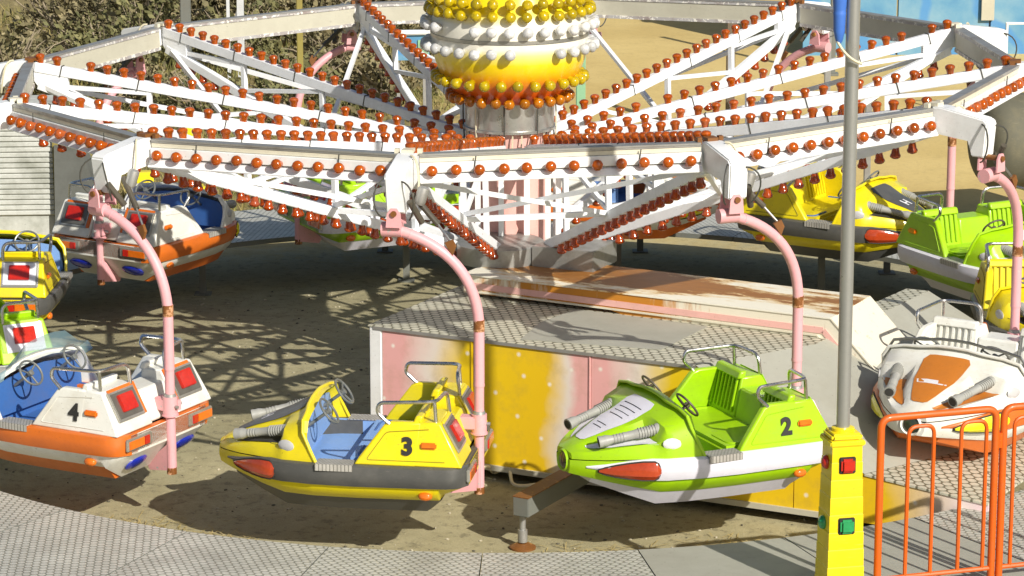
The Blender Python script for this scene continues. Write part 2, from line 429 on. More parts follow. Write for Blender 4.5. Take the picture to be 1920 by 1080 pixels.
# ------------------------------------------------------------------ ride base housing (u along its painted front, v to the rear)
BO=Vector((-1.32,-2.62,0)); BU=Vector((.8902,-.4556,0)); BV=Vector((.4556,.8902,0)); BA=math.atan2(BU.y,BU.x)
base=empty('ride_base_housing',(BO.x,BO.y,GZ),BA,label='painted yellow and pink base housing under a tread plate top',cat='ride base')
TZ=-2.08-GZ; LZ=-2.87-GZ; EZ=-2.985-GZ; B0=.10
def frontart():
    """air-brushed pink, cream and yellow clouds with small white stars"""
    m,nt,b=newmat('airbrushed_panel_art')
    v=coords(nt); sx=N(nt,'ShaderNodeSeparateXYZ'); nt.links.new(v,sx.inputs[0])
    n=noise(nt,v,1.3,4,.55)
    s=math_(nt,'ADD',sx.outputs[0],math_(nt,'MULTIPLY_ADD',n,.5,-.25))
    f=math_(nt,'MULTIPLY',s,1/6.4)
    P=(.76,.40,.38); Cr=(.74,.66,.58); Y=(.80,.56,.008); Y2=(.78,.50,.01)
    c=ramp(nt,f,[(.0,P),(.055,P),(.10,Cr),(.125,(.74,.58,.30)),(.15,Y),(.285,Y2),(.315,Cr),(.335,P),(.39,P),(.435,Cr),(.485,Y),(.80,Y2),(.865,(.78,.62,.46)),(.91,(.78,.66,.62)),(.97,(.75,.52,.60))])
    w=N(nt,'ShaderNodeTexVoronoi'); w.voronoi_dimensions='2D'; w.inputs['Scale'].default_value=3.6; cx=N(nt,'ShaderNodeCombineXYZ'); nt.links.new(sx.outputs[0],cx.inputs[0]); nt.links.new(sx.outputs[2],cx.inputs[1]); nt.links.new(cx.outputs[0],w.inputs['Vector'])
    wn=N(nt,'ShaderNodeSeparateXYZ'); nt.links.new(w.outputs['Color'],wn.inputs[0])
    st=math_(nt,'MULTIPLY',ramp(nt,w.outputs['Distance'],[(.02,.9),(.10,0.)]),math_(nt,'GREATER_THAN',wn.outputs[0],.5))
    c=mix(nt,st,c,(.86,.82,.72))
    n2=noise(nt,v,3.,7,.7); c=mix(nt,ramp(nt,n2,[(.5,0.),(.85,.5)]),c,(.30,.20,.07))
    nt.links.new(c,b.inputs['Base Color']); b.inputs['Roughness'].default_value=.42
    return m
M['art']=frontart()
# front skin, three painted panels
def pv(u,v,z): return Vector((u,v,z))
def front(us,zt,name='front_panel'):
    mb=MB(); t=.03
    poly=[pv(us[0],0,B0)]+[pv(us[-1],0,B0)]+[pv(u,0,z) for u,z in reversed(list(zip(us,zt)))]
    mb.prism(poly,(0,t,0)); return mb.build(name,'art',base)
zc=TZ-.012
front([.14,1.10],[zc,zc]); front([1.105,2.31],[zc,zc])
front([2.315,3.35,4.30],[zc,zc,TZ-.79*(.95/1.62)-.012])
front([4.31,4.97,6.1],[TZ-.79*(.96/1.62)-.012,LZ-.012,EZ-.012])
# seam trims, kick rail, corner pillar
mb=MB()
for u in (1.10,2.312):
    mb=MB(); mb.box((u-.012,-.004,(B0+zc)/2),(.016,.014,zc-B0-.03),bev=.003); mb.build('seam_trim','art',base)
mb=MB(); mb.box((1.06,-.006,.75),(.012,.012,.09),bev=.003); mb.build('door_catch','legsteel',base)
mb=MB(); mb.box((2.5,-.012,B0+.02),(4.9,.03,.05)); mb.box((2.5,.35,B0-.03),(4.9,.4,.03)); mb.build('bottom_rail','greybeige',base)
mb=MB(); mb.box((.0675,.02,(B0+TZ)/2-.006),(.135,.06,TZ-B0-.012),bev=.012); mb.box((.02,.3,(B0+TZ)/2-.006),(.04,.5,TZ-B0-.012)); mb.build('corner_pillar','white',base)
mb=MB(); mb.box((.03,1.53,(B0+TZ)/2-.006),(.03,1.96,TZ-B0-.012)); mb.box((1.93,2.5,(B0+TZ)/2-.006),(3.8,.03,TZ-B0-.012)); mb.build('side_panel','plainplate',base)
# dark machinery volume inside so that nothing shows through under the skirt
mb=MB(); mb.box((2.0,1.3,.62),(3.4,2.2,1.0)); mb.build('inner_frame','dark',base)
# top
mb=MB(); mb.prism([pv(-.01,-.012,TZ-.012),pv(3.35,-.012,TZ-.012),pv(4.01,1.21,TZ-.012),pv(4.2,3.74,TZ-.012),pv(3.97,3.74,TZ-.012),pv(3.86,2.52,TZ-.012),pv(-.01,2.52,TZ-.012)],(0,0,.012))
mb.build('top_plate','tread_box',base)
mb=MB(); mb.prism([pv(x,y,TZ+.002) for x,y in ((1.53,.12),(2.85,.35),(2.87,1.36),(1.8,1.42),(1.46,1.42),(1.40,.8))],(0,0,.005))
mb.build('cover_plate','plainplate',base)
mb=MB(); mb.box((1.7,-.013,TZ-.02),(3.3,.012,.03)); mb.build('edge_trim','alu',base)
mb=MB()
mb.face([pv(3.35,-.012,TZ-.001),pv(4.97,-.012,LZ),pv(5.55,1.21,LZ),pv(4.01,1.21,TZ-.001)])
mb.face([pv(4.01,1.21,TZ-.001),pv(5.55,1.21,LZ),pv(5.75,3.74,LZ),pv(4.2,3.74,TZ-.001)])
mb.build('slope_plate','plainplate',base)
mb=MB(); mb.prism([pv(4.97,-.012,LZ-.02),pv(6.1,-.012,EZ-.02),pv(6.3,3.9,EZ-.02),pv(5.75,3.9,LZ-.02),pv(5.55,1.21,LZ-.02)],(0,0,.018))
mb.build('ramp_plate','tread_box',base)

# cables dropped on the ground under the skirt
def wire(name,pts,r,mat,label,cat,group=None):
    mb=MB(); mb.tube(bez(*pts[:4],14) if len(pts)==4 else pts,r,6); return tag(mb.build(name,mat),label,cat,group)
def bp(u,v,z): return BO+BU*u+BV*v+Vector((0,0,z))
cp=[bp(.95,-.05,GZ+.03),bp(1.15,-.25,GZ+.1),bp(1.3,-.05,GZ+.16),bp(1.25,.1,GZ+.02),bp(1.45,.05,GZ+.14),bp(1.62,-.22,GZ+.03),bp(1.85,-.12,GZ+.06),bp(2.0,.25,GZ+.09)]
wire('loose_cable',rounded(cp,.2,5),.016,'wire','loose cream cable coiled on the ground under the yellow housing','cable')

# ------------------------------------------------------------------ rusty white boom cover lying along the top of the base
boom=empty('boom_cover',(-.45,-1.42,0),math.atan2(-1.73,3.37),label='long white and pink steel boom cover streaked with orange rust',cat='boom cover')
bw=1.0
M['boom_top']=rusty('rusted_white_top',(.74,.70,.58),1.,scale=(.40,1.9,1),thr=.475,rust=(.34,.13,.02),rust2=(.16,.065,.02))
def boomside():
    m,nt,b=newmat('rust_streaked_side')
    v=coords(nt,(3.2,3.2,.55)); v2=coords(nt)
    n=noise(nt,v,1.6,6,.7); sx=N(nt,'ShaderNodeSeparateXYZ'); nt.links.new(v2,sx.inputs[0])
    lo=ramp(nt,math_(nt,'MULTIPLY',sx.outputs[0],.2),[(.0,.42),(.14,.52),(.27,.70),(.38,.66),(.5,.40),(.6,.24),(.8,.27)])
    k=ramp(nt,math_(nt,'MULTIPLY',math_(nt,'ADD',n,lo),.8),[(.72,0.),(.86,1.)])
    pk=ramp(nt,sx.outputs[2],[(0.,0.),(1.,0.)])
    c=mix(nt,k,(.72,.67,.54),(.50,.20,.02))
    n2=noise(nt,v,4.5,6,.7); c=mix(nt,ramp(nt,n2,[(.6,0.),(.68,.6)]),c,(.30,.11,.015))
    nt.links.new(c,b.inputs['Base Color']); b.inputs['Roughness'].default_value=.45
    return m
M['boom_side']=boomside()
def boomtop():
    m,nt,b=newmat('rust_patched_lid'); v=coords(nt,(.55,2.0,1.)); o=coords(nt); sx=N(nt,'ShaderNodeSeparateXYZ'); nt.links.new(o,sx.inputs[0])
    n=noise(nt,v,2.1,8,.62)
    bk=ramp(nt,sx.outputs[1],[(.10,.0),(.38,.22),(.75,.26),(1.0,.10)])
    lf=ramp(nt,math_(nt,'MULTIPLY',sx.outputs[0],.24),[(.0,.02),(.20,.17),(.34,.22),(.46,.17),(.6,.06),(.75,.03),(1.,.08)])
    t=math_(nt,'ADD',math_(nt,'ADD',n,bk),lf)
    nf=noise(nt,coords(nt,(1.6,4.5,1.)),5.,6,.7); t=math_(nt,'ADD',t,math_(nt,'MULTIPLY_ADD',nf,.42,-.21))
    c=mix(nt,ramp(nt,t,[(.64,0.),(.77,.75)]),(.76,.73,.61),(.60,.36,.07))
    n2=noise(nt,v,9,6,.7)
    c=mix(nt,ramp(nt,t,[(.755,0.),(.80,1.)]),c,mix(nt,n2,(.40,.16,.02),(.15,.065,.02)))
    nt.links.new(c,b.inputs['Base Color']); b.inputs['Roughness'].default_value=.5; return m
M['boom_top']=boomtop()
zt0,zt1=-1.87,-1.895
prof=[(0,-2.045),(0,zt0),(3.82,zt1),(4.42,-2.50),(4.14,-2.52),(3.74,-2.12),(1.70,-2.079),(1.55,-2.045)]
mb=MB(); mb.prism([Vector((s,0,z)) for s,z in prof],(0,bw,0)); mb.build('body','boom_side',boom)
mb=MB(); mb.prism([Vector((-.01,-.012,zt0+.001)),Vector((3.83,-.012,zt1+.001)),Vector((3.83,bw+.01,zt1+.001)),Vector((-.01,bw+.01,zt0+.001))],(0,0,.012)); mb.build('lid','boom_top',boom)
mb=MB(); mb.bar((3.83,bw/2,zt1+.006),(4.43,bw/2,-2.49),bw+.02,.012); mb.build('end_slope','boom_side',boom)
mb=MB(); mb.bar((.02,-.004,-1.965),(3.76,-.004,-2.01),.008,.06); mb.bar((3.76,-.004,-2.01),(4.20,-.004,-2.47),.008,.055); mb.build('pink_stripe','pinkcol',boom)
mb=MB(); mb.bar((.02,-.008,-2.02),(3.70,-.008,-2.06),.022,.016); mb.bar((3.70,-.008,-2.06),(4.12,-.008,-2.48),.022,.016); mb.build('ridge','cream',boom)

# ------------------------------------------------------------------ outrigger jack in front of the base
jack=empty('outrigger_jack',(.11,-5.3,GZ),0,label='rusty steel outrigger beam with a screw jack on a round foot',cat='jack')
e0=Vector((-.02,-.10,.40)); e1=Vector((1.05,1.72,.47))
mb=MB(); mb.bar(e0,e1,.15,.17,bev=.006); mb.mi=1; mb.bar(e0+Vector((0,0,.087)),e1+Vector((0,0,.087)),.156,.008)
mb.build('beam',['legsteel','rust'],jack)
mb=MB(); mb.cyl((0,0,.06),(0,0,.17),.042,16); mb.cyl((0,0,.15),(0,0,.34),.027,16); mb.build('screw','alu',jack)
mb=MB(); mb.lathe([(.115,0),(.115,.018),(.09,.03),(.05,.05)],24); mb.build('foot','rust',jack)

# ------------------------------------------------------------------ tower: base drum, pink column, upper drum, bulb globe
tower=empty('ride_tower',(0,0,-1.95),label='pink centre column topped by a yellow, white and red globe of light bulbs',cat='ride tower')
tz=1.95
mb=MB(); mb.lathe([(.44,-.02),(.44,.16),(.41,.18)],40,org=(-.09,-.73,.10)); mb.build('base_drum','drumsteel',tower)
mb=MB(); mb.box((0,0,.09),(.66,.62,.22),bev=.008); o=mb.build('motor_box','drumsteel',tower); o.location=(.64,-.92,.09); o.rotation_euler=(0,0,-.42)
mb=MB(); mb.lathe([(.39,.1),(.39,1.1),(.395,1.16),(.42,1.42)],12); mb.build('column','pinkcol',tower)
mb=MB()
for k in range(12):
    a=-1.744+k*PI/6
    p=Vector((.50*math.cos(a),.50*math.sin(a),0))
    mb.bar(p+Vector((0,0,.12)),p+Vector((0,0,1.18)),.055,.055,up=(0,1,0))
mb.build('hub_posts','white',tower)
mb=MB(); mb.prism([(-.085,-.45,.33),(0,-.45,.13),(.085,-.45,.33),(.03,-.45,.47),(-.03,-.45,.47)],(0,.02,0),bev=.003); mb.build('gusset_plate','pinkcol',tower)
mb=MB(); mb.lathe([(.455,tz-.66),(.475,tz-.655),(.475,tz-.63),(.45,tz-.625),(.45,tz-.36)],40); mb.build('upper_drum','galv',tower)
# hanging cables around the drum neck
mb=MB()
for k in range(18):
    a=-PI+k*PI/17+random.uniform(-.05,.05); r1=.468 if k%4==0 else .44; r0=.36
    z1=tz-(random.uniform(.36,.45) if k%4==0 else .64); z0=tz-random.uniform(.95,1.1); b=a+random.uniform(-.15,.15)
    mb.mi=random.choice((0,0,1))
    mb.tube(bez((r1*math.cos(a),r1*math.sin(a),z1),(r1*1.03*math.cos(a),r1*1.03*math.sin(a),z1-.12),(r1*math.cos(b),r1*math.sin(b),z0+.3),(r0*1.25*math.cos(b),r0*1.25*math.sin(b),z0),8),.008,5)
mb.build('hanging_cable',['wire','wiredark'],tower)
def globemat():
    m,nt,b=newmat('airbrushed_globe'); v=coords(nt); sx=N(nt,'ShaderNodeSeparateXYZ'); nt.links.new(v,sx.inputs[0])
    h=math_(nt,'ADD',sx.outputs[2],-tz)
    f=math_(nt,'MULTIPLY_ADD',h,1.,.45)     # z -.45 .. .55+ maps to 0..1
    Y=(.85,.64,.006); Wt=(.80,.77,.66)
    c=ramp(nt,f,[(.13,(.60,.06,.006)),(.27,(.72,.14,.008)),(.37,(.80,.33,.006)),(.46,(.84,.56,.006)),(.53,Y),(.63,(.82,.72,.25)),(.69,Wt),(.98,Wt)])
    c2=ramp(nt,math_(nt,'ADD',f,-.5),[(.42,Wt),(.50,(.82,.72,.2)),(.54,Y),(.85,Y)])
    c=mix(nt,math_(nt,'GREATER_THAN',f,.8),c,c2)
    n=noise(nt,v,5,6,.7); c=mix(nt,ramp(nt,n,[(.55,0.),(.85,.35)]),c,(.4,.25,.08))
    nt.links.new(c,b.inputs['Base Color']); b.inputs['Roughness'].default_value=.3; b.inputs['Coat Weight'].default_value=.3
    return m
M['globe']=globemat()
low=[(.40,-.38),(.50,-.34),(.62,-.22),(.71,-.08),(.76,.06),(.785,.18),(.79,.29)]
upp=[(.79,.33),(.785,.46),(.74,.56),(.70,.62),(.66,.74),(.60,.95),(.5,1.15),(.3,1.32),(.05,1.38)]
mb=MB(); mb.lathe([(r,z+tz) for r,z in low],56); mb.build('globe_bowl','globe',tower)
mb=MB(); mb.lathe([(r,z+tz) for r,z in upp],56); mb.build('globe_cap','globe',tower)
mb=MB(); mb.lathe([(.775,.292+tz),(.80,.295+tz),(.80,.327+tz),(.775,.33+tz)],56,capb=False,capt=False); mb.build('seam_band','galv',tower)

def bulbmesh(kind):
    mb=MB()
    if kind=='ball': mb.lathe([(.028,-.01),(.030,.012),(.038,.03),(.047,.048),(.050,.066),(.044,.086),(.028,.100),(.005,.105)],12)
    if kind=='cup': mb.lathe([(.030,-.012),(.034,.01),(.040,.045),(.048,.056),(.051,.070),(.044,.085),(.024,.096),(.004,.099)],12)
    if kind=='globe': mb.lathe([(.030,-.012),(.034,.02),(.045,.04),(.055,.062),(.056,.082),(.044,.106),(.022,.118),(.004,.121)],12)
    o=mb.build('bulb_'+kind,'bulb_orange'); me=o.data; bpy.data.objects.remove(o); return me
BM={}
def bulbdata(kind,mat):
    if (kind,mat) not in BM:
        me=bulbmesh(kind); me.materials[0]=M[mat]; BM[kind,mat]=me
    return BM[kind,mat]
def place_bulbs(root,items,limit,name='bulb'):
    """items: (priority, position, axis, kind, material); the first `limit` by priority are parts, the rest one part"""
    items=sorted(items,key=lambda t:t[0]); rest={}
    for i,(pr,p,ax,kind,mat) in enumerate(items):
        me=bulbdata(kind,mat)
        ax=Vector(ax)+Vector((random.gauss(0,.05),random.gauss(0,.05),random.gauss(0,.05))); q=Vector((0,0,1)).rotation_difference(ax); q=q@Matrix.Rotation(random.uniform(0,6),3,'Z').to_quaternion()
        if i<limit:
            o=bpy.data.objects.new(name,me); COL.objects.link(o); o.parent=root; o.location=p
            o.rotation_mode='QUATERNION'; o.rotation_quaternion=q
        else: rest.setdefault((kind,mat),[]).append(Matrix.Translation(Vector(p))@q.to_matrix().to_4x4())
    if rest:
        bm=bmesh.new(); mats=[]
        for (kind,mat),ms in rest.items():
            if mat not in mats: mats.append(mat)
            for mt in ms:
                t=bmesh.new(); t.from_mesh(BM[kind,mat]); 
                for f in t.faces: f.material_index=mats.index(mat)
                bmesh.ops.transform(t,matrix=mt,verts=t.verts)
                tm=bpy.data.meshes.new('t'); t.to_mesh(tm); t.free(); bm.from_mesh(tm); bpy.data.meshes.remove(tm)
        me=bpy.data.meshes.new('bulb_strings'); bm.to_mesh(me); bm.free()
        for k in mats: me.materials.append(M[k])
        o=bpy.data.objects.new('bulb_strings',me); COL.objects.link(o); o.parent=root; o['kind']='stuff'
items=[]
for r,z,nx,nz,cnt,mat,skip in ((.755,.54,.92,.38,30,'bulb_yellow',()),(.735,.66,.9,.4,30,'bulb_yellow',()),(.788,.415,1,.05,30,'bulb_white',(3,4)),(.787,.205,1,-.08,30,'bulb_white',(8,9)),(.69,-.10,.9,-.42,28,'bulb_yellow',()),(.545,-.29,.88,-.47,26,'bulb_amber',())):
    for k in range(cnt):
        a=-PI+ (k+.5)*2*PI/cnt
        if mat=='bulb_white' and k in skip: continue
        p=(r*math.cos(a),r*math.sin(a),z+tz); items.append((math.sin(a)-(.0),p,(nx*math.cos(a),nx*math.sin(a),nz),'globe',mat))
place_bulbs(tower,items,96)

# ------------------------------------------------------------------ rotor: ring of lamp beams on twelve spoke trusses
PH=-1.7441; KX=.0243
rotor=empty('ride_rotor',(0,0,0),label='white twelve-spoke rotor ring studded with orange bulbs',cat='ride rotor')
rotor.rotation_euler=(0,-KX,0)
RR=5.0
def az(i): return PH+i*PI/6
def rp(i,r,z,t=0.):
    a=az(i); return Vector((r*math.cos(a)-t*math.sin(a),r*math.sin(a)+t*math.cos(a),z))
TI,TZI=.55,-.80      # inner end of the top chord
BI,BZI=.34,-1.93     # inner end of the bottom chord
def topz(r): return -.055+(TZI+.055)*(RR-.02-r)/(RR-.02-TI)
def botz(r): return -.245+(BZI+.245)*(RR-.05-r)/(RR-.05-BI)
items=[]
camp=Vector(cam.location)
for i in range(12):
    tr=empty('spoke_truss',(0,0,0),0,rotor) if False else None
    mb=MB()
    mb.bar(rp(i,RR-.01,topz(RR-.01)),rp(i,TI,TZI),.075,.105,bev=.006)
    sp=mb.build('spoke_truss','whiteframe',rotor)
    mb=MB(); mb.bar(rp(i,RR-.04,botz(RR-.04)),rp(i,BI,BZI),.07,.095,bev=.006); mb.build('bottom_chord','whiteframe',sp)
    mb=MB(); mb.prism([rp(i,RR,-.005,-.028),rp(i,RR-.36,-.065,-.028),rp(i,RR-.36,-.36,-.028),rp(i,RR-.06,-.285,-.028),rp(i,RR,-.2,-.028)],rp(i,0,0,.056)); mb.build('corner_plate','whiteframe',sp)
    mb=MB()
    rv=[3.78,2.62,1.5]
    for r in rv: mb.bar(rp(i,r,topz(r)-.03),rp(i,r,botz(r)+.03),.05,.05,up=(math.cos(az(i)),math.sin(az(i)),0))
    mb.bar(rp(i,RR-.36,-.27),rp(i,rv[0],topz(rv[0])-.07),.042,.042)
    mb.bar(rp(i,rv[0],botz(rv[0])+.06),rp(i,rv[1],topz(rv[1])-.07),.042,.042)
    mb.bar(rp(i,rv[1],botz(rv[1])+.06),rp(i,rv[2],topz(rv[2])-.07),.042,.042)
    mb.build('web_strut','whiteframe',sp)
    # black straps round the top chord
    mb=MB()
    for r in (4.72,3.9,3.0,2.0):
        z=topz(r); mb.bar(rp(i,r,z-.056),rp(i,r-.03,z+.056),.082,.012)
    mb.build('strap','wiredark',sp)
    # cross braces to the neighbour spokes and the tie ring
    mb=MB()
    j=i+1
    zb=botz(rv[1])+.03
    mb.bar(rp(i,RR-.1,-.26),rp(j,rv[1],zb),.045,.045); mb.bar(rp(j,RR-.1,-.25),rp(i,rv[1],zb+.05),.045,.045)
    mb.bar(rp(i,rv[1],zb),rp(j,rv[1],zb),.05,.05)
    mb.build('cross_brace','whiteframe',rotor)
    for k in range(25):
        if random.random()<.025: continue
        r=RR-.07-k*(RR-.07-TI-.1)/24; a=az(i)
        p=rp(i,r,topz(r)+.052); up=Vector((0,0,1))
        w=Matrix.Rotation(-KX,3,'Y')@p; items.append(((w-camp).length,p,up,'cup','bulb_orange'))
        r=RR-.22-k*(RR-.22-BI-.12)/24
        p=rp(i,r,botz(r)-.05); items.append(((w-camp).length+2.5,p,(0,0,-1),'cup','bulb_red'))
# ring beams
def seg(i):
    a=az(i); b=az(i+1); A=rp(i,RR,0); B=rp(i+1,RR,0); d=(B-A).normalized(); mid=(A+B)/2
    n=Vector((mid.x,mid.y,0)).normalized(); L=(B-A).length
    def p(s,u,z): return mid+d*s+n*u+Vector((0,0,z))
    return p,n,d,L
for i in range(12):
    p,n,d,L=seg(i); h=L/2-.085
    ang=math.atan2(d.y,d.x)
    R=Matrix((d,n,Vector((0,0,1)))).transposed()
    mb=MB(); mb.box(p(0,.04,-.125),(2*h,.06,.235),R); o=mb.build('ring_beam','greybeige',rotor)
    mb=MB(); mb.box(p(0,.006,-.022),(2*h,.012,.036),R); mb.box(p(0,.006,-.232),(2*h,.012,.036),R); mb.build('inner_trim','peel',o)
    mb=MB(); mb.box(p(0,.045,.0),(2*h,.10,.016),R); mb.box(p(0,.083,-.012),(2*h,.014,.024),R); mb.build('top_strip','alu',o)
    mb=MB(); mb.box(p(0,.078,-.046),(2*h,.016,.036),R); mb.build('upper_strip','cream',o)
    mb=MB(); mb.box(p(0,.092,-.112),(2*h,.044,.088),R,bev=.004); mb.build('lamp_panel','white',o)
    mb=MB(); mb.prism([p(-h,.074,-.168),p(-h,.125,-.178),p(-h,.165,-.228),p(-h,.160,-.236),p(-h,.074,-.236)],d*2*h); mb.build('lower_lip','whiteframe',o)
    for s in (-h*.62,h*.55):
        mb=MB(); mb.bar(p(s,.118,-.16),p(s+.02,.122,-.02),.006,.010); mb.build('cable_tie','wiredark',o)
    for k in range(12):
        s=-h+.10+k*(2*h-.2)/11
        q=p(s,.112,-.136); w=Matrix.Rotation(-KX,3,'Y')@q
        fr=n.y<.3
        items.append(((w-camp).length-(3.0 if n.y<-.2 else 0),q,(n.x,n.y,.1),'ball','bulb_orange'))
place_bulbs(rotor,items,100)
# corner brackets with pivots, clips, cables
for i in range(12):
    a=az(i)
    prof=[(5.03,.012),(5.12,.02),(5.58,-.055),(5.62,-.09),(5.585,-.40),(5.45,-.40),(5.43,-.25),(5.08,-.225),(5.03,-.215)]
    mb=MB(); mb.prism([rp(i,r,z,-.085) for r,z in prof],rp(i,0,0,.17),bev=.012); br=mb.build('corner_bracket','white',rotor)
    mb=MB(); mb.box(rp(i,5.02,.03),(.12,.10,.03),Matrix.Rotation(a,3,'Z')); mb.box(rp(i,5.0,.016,.1),(.05,.04,.06),Matrix.Rotation(a,3,'Z'));mb.box(rp(i,5.0,.016,-.1),(.05,.04,.06),Matrix.Rotation(a,3,'Z')); mb.build('clip','rust' if i%2 else 'cream',br)
    mb=MB()
    mb.tube(bez(rp(i,5.55,-.09,-.07),rp(i,5.75,-.12,-.20),rp(i,5.68,-.42,-.19),rp(i,5.56,-.44,-.10),10),.008,5)
    mb.build('cable','wiredark',br); mb=MB()
    mb.tube(bez(rp(i,5.60,-.12,.05),rp(i,5.74,-.12,.20),rp(i,5.68,-.34,.20),rp(i,5.57,-.46,.11),10),.008,5)
    mb.build('cable','wiredark',br); mb=MB()
    mb.tube(bez(rp(i,5.2,.02,.06),rp(i,5.3,.05,.16),rp(i,5.3,-.3,.17),rp(i,5.35,-.36,.1),10),.010,5)
    mb.build('cable','wire',br)
    mb=MB(); mb.lathe([(.035,-.005),(.05,.03),(.05,.14),(.03,.16)],12,org=rp(i,5.40,-.36,.16),axis=(.3,.2,.9)); mb.build('plug','alu',br)
# ------------------------------------------------------------------ swing arms
def make_arm():
    root=empty('swing_arm')
    mb=MB()
    pts=bez((-.02,0,-.155),(.32,.02,-.24),(.655,.07,-.46),(.68,.10,-.96),16)+[Vector((.68,.10,-1.2)),Vector((.68,.10,-1.5))]
    mb.tube(pts,.046,16); mb.build('curved_tube','pink',root)
    mb=MB(); mb.tube([(.68,.10,-1.50),(.68,.10,-2.40)],.043,16)
    mb.tube([(.68,.10,-2.395),(.68,.10,-2.455)],.034,12)
    lt=mb.build('lower_tube','pink',root)
    mb=MB(); mb.cyl((.68,.10,-.93),(.68,.10,-1.03),.0485,16); mb.build('rusty_weld','rustband',root)
    mb=MB(); mb.tube([pts[2],pts[2]+(pts[3]-pts[2])*.18],.0495,14); mb.build('weld_bead','pink',root); mb=MB(); mb.tube([(.68,.10,-1.49),(.68,.10,-1.512)],.0485,14); mb.build('weld_bead','pink',root)
    # pivot sleeve and clevis
    mb=MB(); mb.cyl((-.13,0,-.155),(.045,0,-.155),.064,18); mb.build('pivot_sleeve','pink',root)
    for y in (.088,-.105):
        mb=MB(); mb.prism([(-.075,y,-.12),(.06,y,-.12),(.05,y,.0),(.02,y,.045),(-.03,y,.045),(-.065,y,.0)],(0,.017,0)); c=mb.build('clevis_plate','pink',root)
    mb=MB(); mb.cyl((-.005,-.125,.0),(-.005,.125,.0),.026,12); mb.build('pivot_bolt','rust',c)
    # tab and two gas struts
    mb=MB(); mb.prism([(.40,.02,-.26),(.47,.02,-.23),(.50,.02,-.29),(.47,.02,-.37)],(0,.03,0)); mb.build('strut_tab','rust',root)
    mb=MB(); mb.cyl((.10,.16,.12),(.335,.09,-.12),.026,10); mb.mi=1; mb.cyl((.33,.09,-.115),(.45,.05,-.255),.011,8)
    mb.build('gas_strut',['steel_shock','chrome_dull'],root)
    mb=MB(); mb.cyl((.12,-.05,.10),(.20,.07,-.10),.028,10); mb.build('gas_strut','steel_shock',root)
    # clamp on the car and foot plates
    mb=MB(); mb.cyl((.68,.10,-1.755),(.68,.10,-1.925),.066,16); mb.cyl((.68,.10,-1.915),(.68,.10,-1.93),.074,16); mb.box((.60,.10,-1.83),(.20,.12,.11),bev=.008)
    mb.box((.70,.165,-1.84),(.05,.05,.09)); cl=mb.build('clamp','pink',root)
    mb=MB(); mb.cyl((.68,.165,-1.84),(.68,.23,-1.84),.016,8); mb.build('clamp_bolt','alu',cl); mb=MB(); mb.cyl((.72,.10,-1.84),(.775,.10,-1.84),.016,8); mb.build('clamp_bolt','alu',cl); mb=MB(); mb.lathe([(.055,-1.755),(.05,-1.73),(.02,-1.715)],12,org=(.68,.10,0)); mb.build('clamp_cap','alu',cl)
    mb=MB()
    mb.prism([(.70,.06,-2.16),(.70,.06,-2.42),(.44,.06,-2.46),(.40,.06,-2.40)],(0,.012,0)); mb.build('foot_plate','pink',root)
    mb=MB(); mb.prism([(.70,.13,-2.16),(.70,.13,-2.42),(.44,.13,-2.46),(.40,.13,-2.40)],(0,.012,0)); mb.build('foot_plate','pink',root)
    mb=MB(); mb.cyl((.68,.10,-2.40),(.68,.10,-2.46),.0445,12); mb.build('worn_end','rustband',root)
    return root
ARM=make_arm()

# ------------------------------------------------------------------ cars
def lerp(tab,x):
    if x<=tab[0][0]: return tab[0][1]
    for (a,p),(b,q) in zip(tab,tab[1:]):
        if x<=b:
            t=(x-a)/(b-a); t=t
            return p+(q-p)*t
    return tab[-1][1]
BW=[(0,.56),(.05,.64),(.12,.685),(.3,.70),(.9,.71),(1.25,.69),(1.5,.62),(1.7,.515),(1.9,.36),(2.03,.235),(2.10,.155),(2.13,.115)]
def bwid(x): return lerp(BW,x)
NOSEZ=[(0,0),(1.3,0),(1.7,-.015),(2.13,-.06)]
def dz(x): return lerp(NOSEZ,x)
XS=[0,.03,.06,.10,.16,.215,.235,.3,.35,.6,.9,1.1,1.25,1.4,1.5,1.6,1.7,1.8,1.9,1.97,2.03,2.08,2.12]
# upper cowl
CH=[(1.15,.37),(1.28,.355),(1.4,.305),(1.6,.225),(1.8,.165),(1.95,.115),(2.05,.08),(2.10,.055),(2.12,.04)]
def ctop(x): return lerp(CH,x)+dz(x)
def cw(x): return max(.05,bwid(x)*lerp([(1.2,.95),(1.5,.95),(1.6,.92),(2.0,.97),(2.13,.99)],x)-.01)
def cowl_sec(x):
    """half outline of the bonnet: a full shoulder block behind, a low wing, a gun trough and a middle ridge in front"""
    w=cw(x); h=lerp(CH,x); z0=dz(x)-.005
    blk=[(w,0.0),(w*.99,h*.30),(w*.955,h*.66),(w*.87,h*.89),(w*.66,h*.97),(w*.42,h*1.02),(w*.2,h*1.08),(0,h*1.09)]
    hs=lerp([(1.5,.125),(1.8,.095),(2.0,.06),(2.13,.035)],x); yc=lerp([(1.5,.225),(1.8,.165),(2.0,.09),(2.13,.05)],x)
    wg=[(w,0.0),(w*.99,hs*.6),(w*.93,hs),(max(w*.82,yc*1.5),hs*.92),(yc*1.38,hs*1.02),(yc*1.08,h*.97),(yc*.55,h*1.07),(0,h*1.09)]
    t=min(1,max(0,(x-1.49)/.05)); t=t*t*(3-2*t)
    u=min(1,max(0,(x-1.98)/.12)); t*=1-u
    return [(p[0]*(1-t)+q[0]*t,p[1]*(1-t)+q[1]*t) for p,q in zip(blk,wg)],z0
def cowl_z(x,y):
    s,z0=cowl_sec(x); y=abs(y)
    for (ya,za),(yb,zb) in zip(s,s[1:]):
        if yb<=y<=ya:
            t=(ya-y)/(ya-yb) if ya>yb else 0
            return z0+za+(zb-za)*t
    return z0
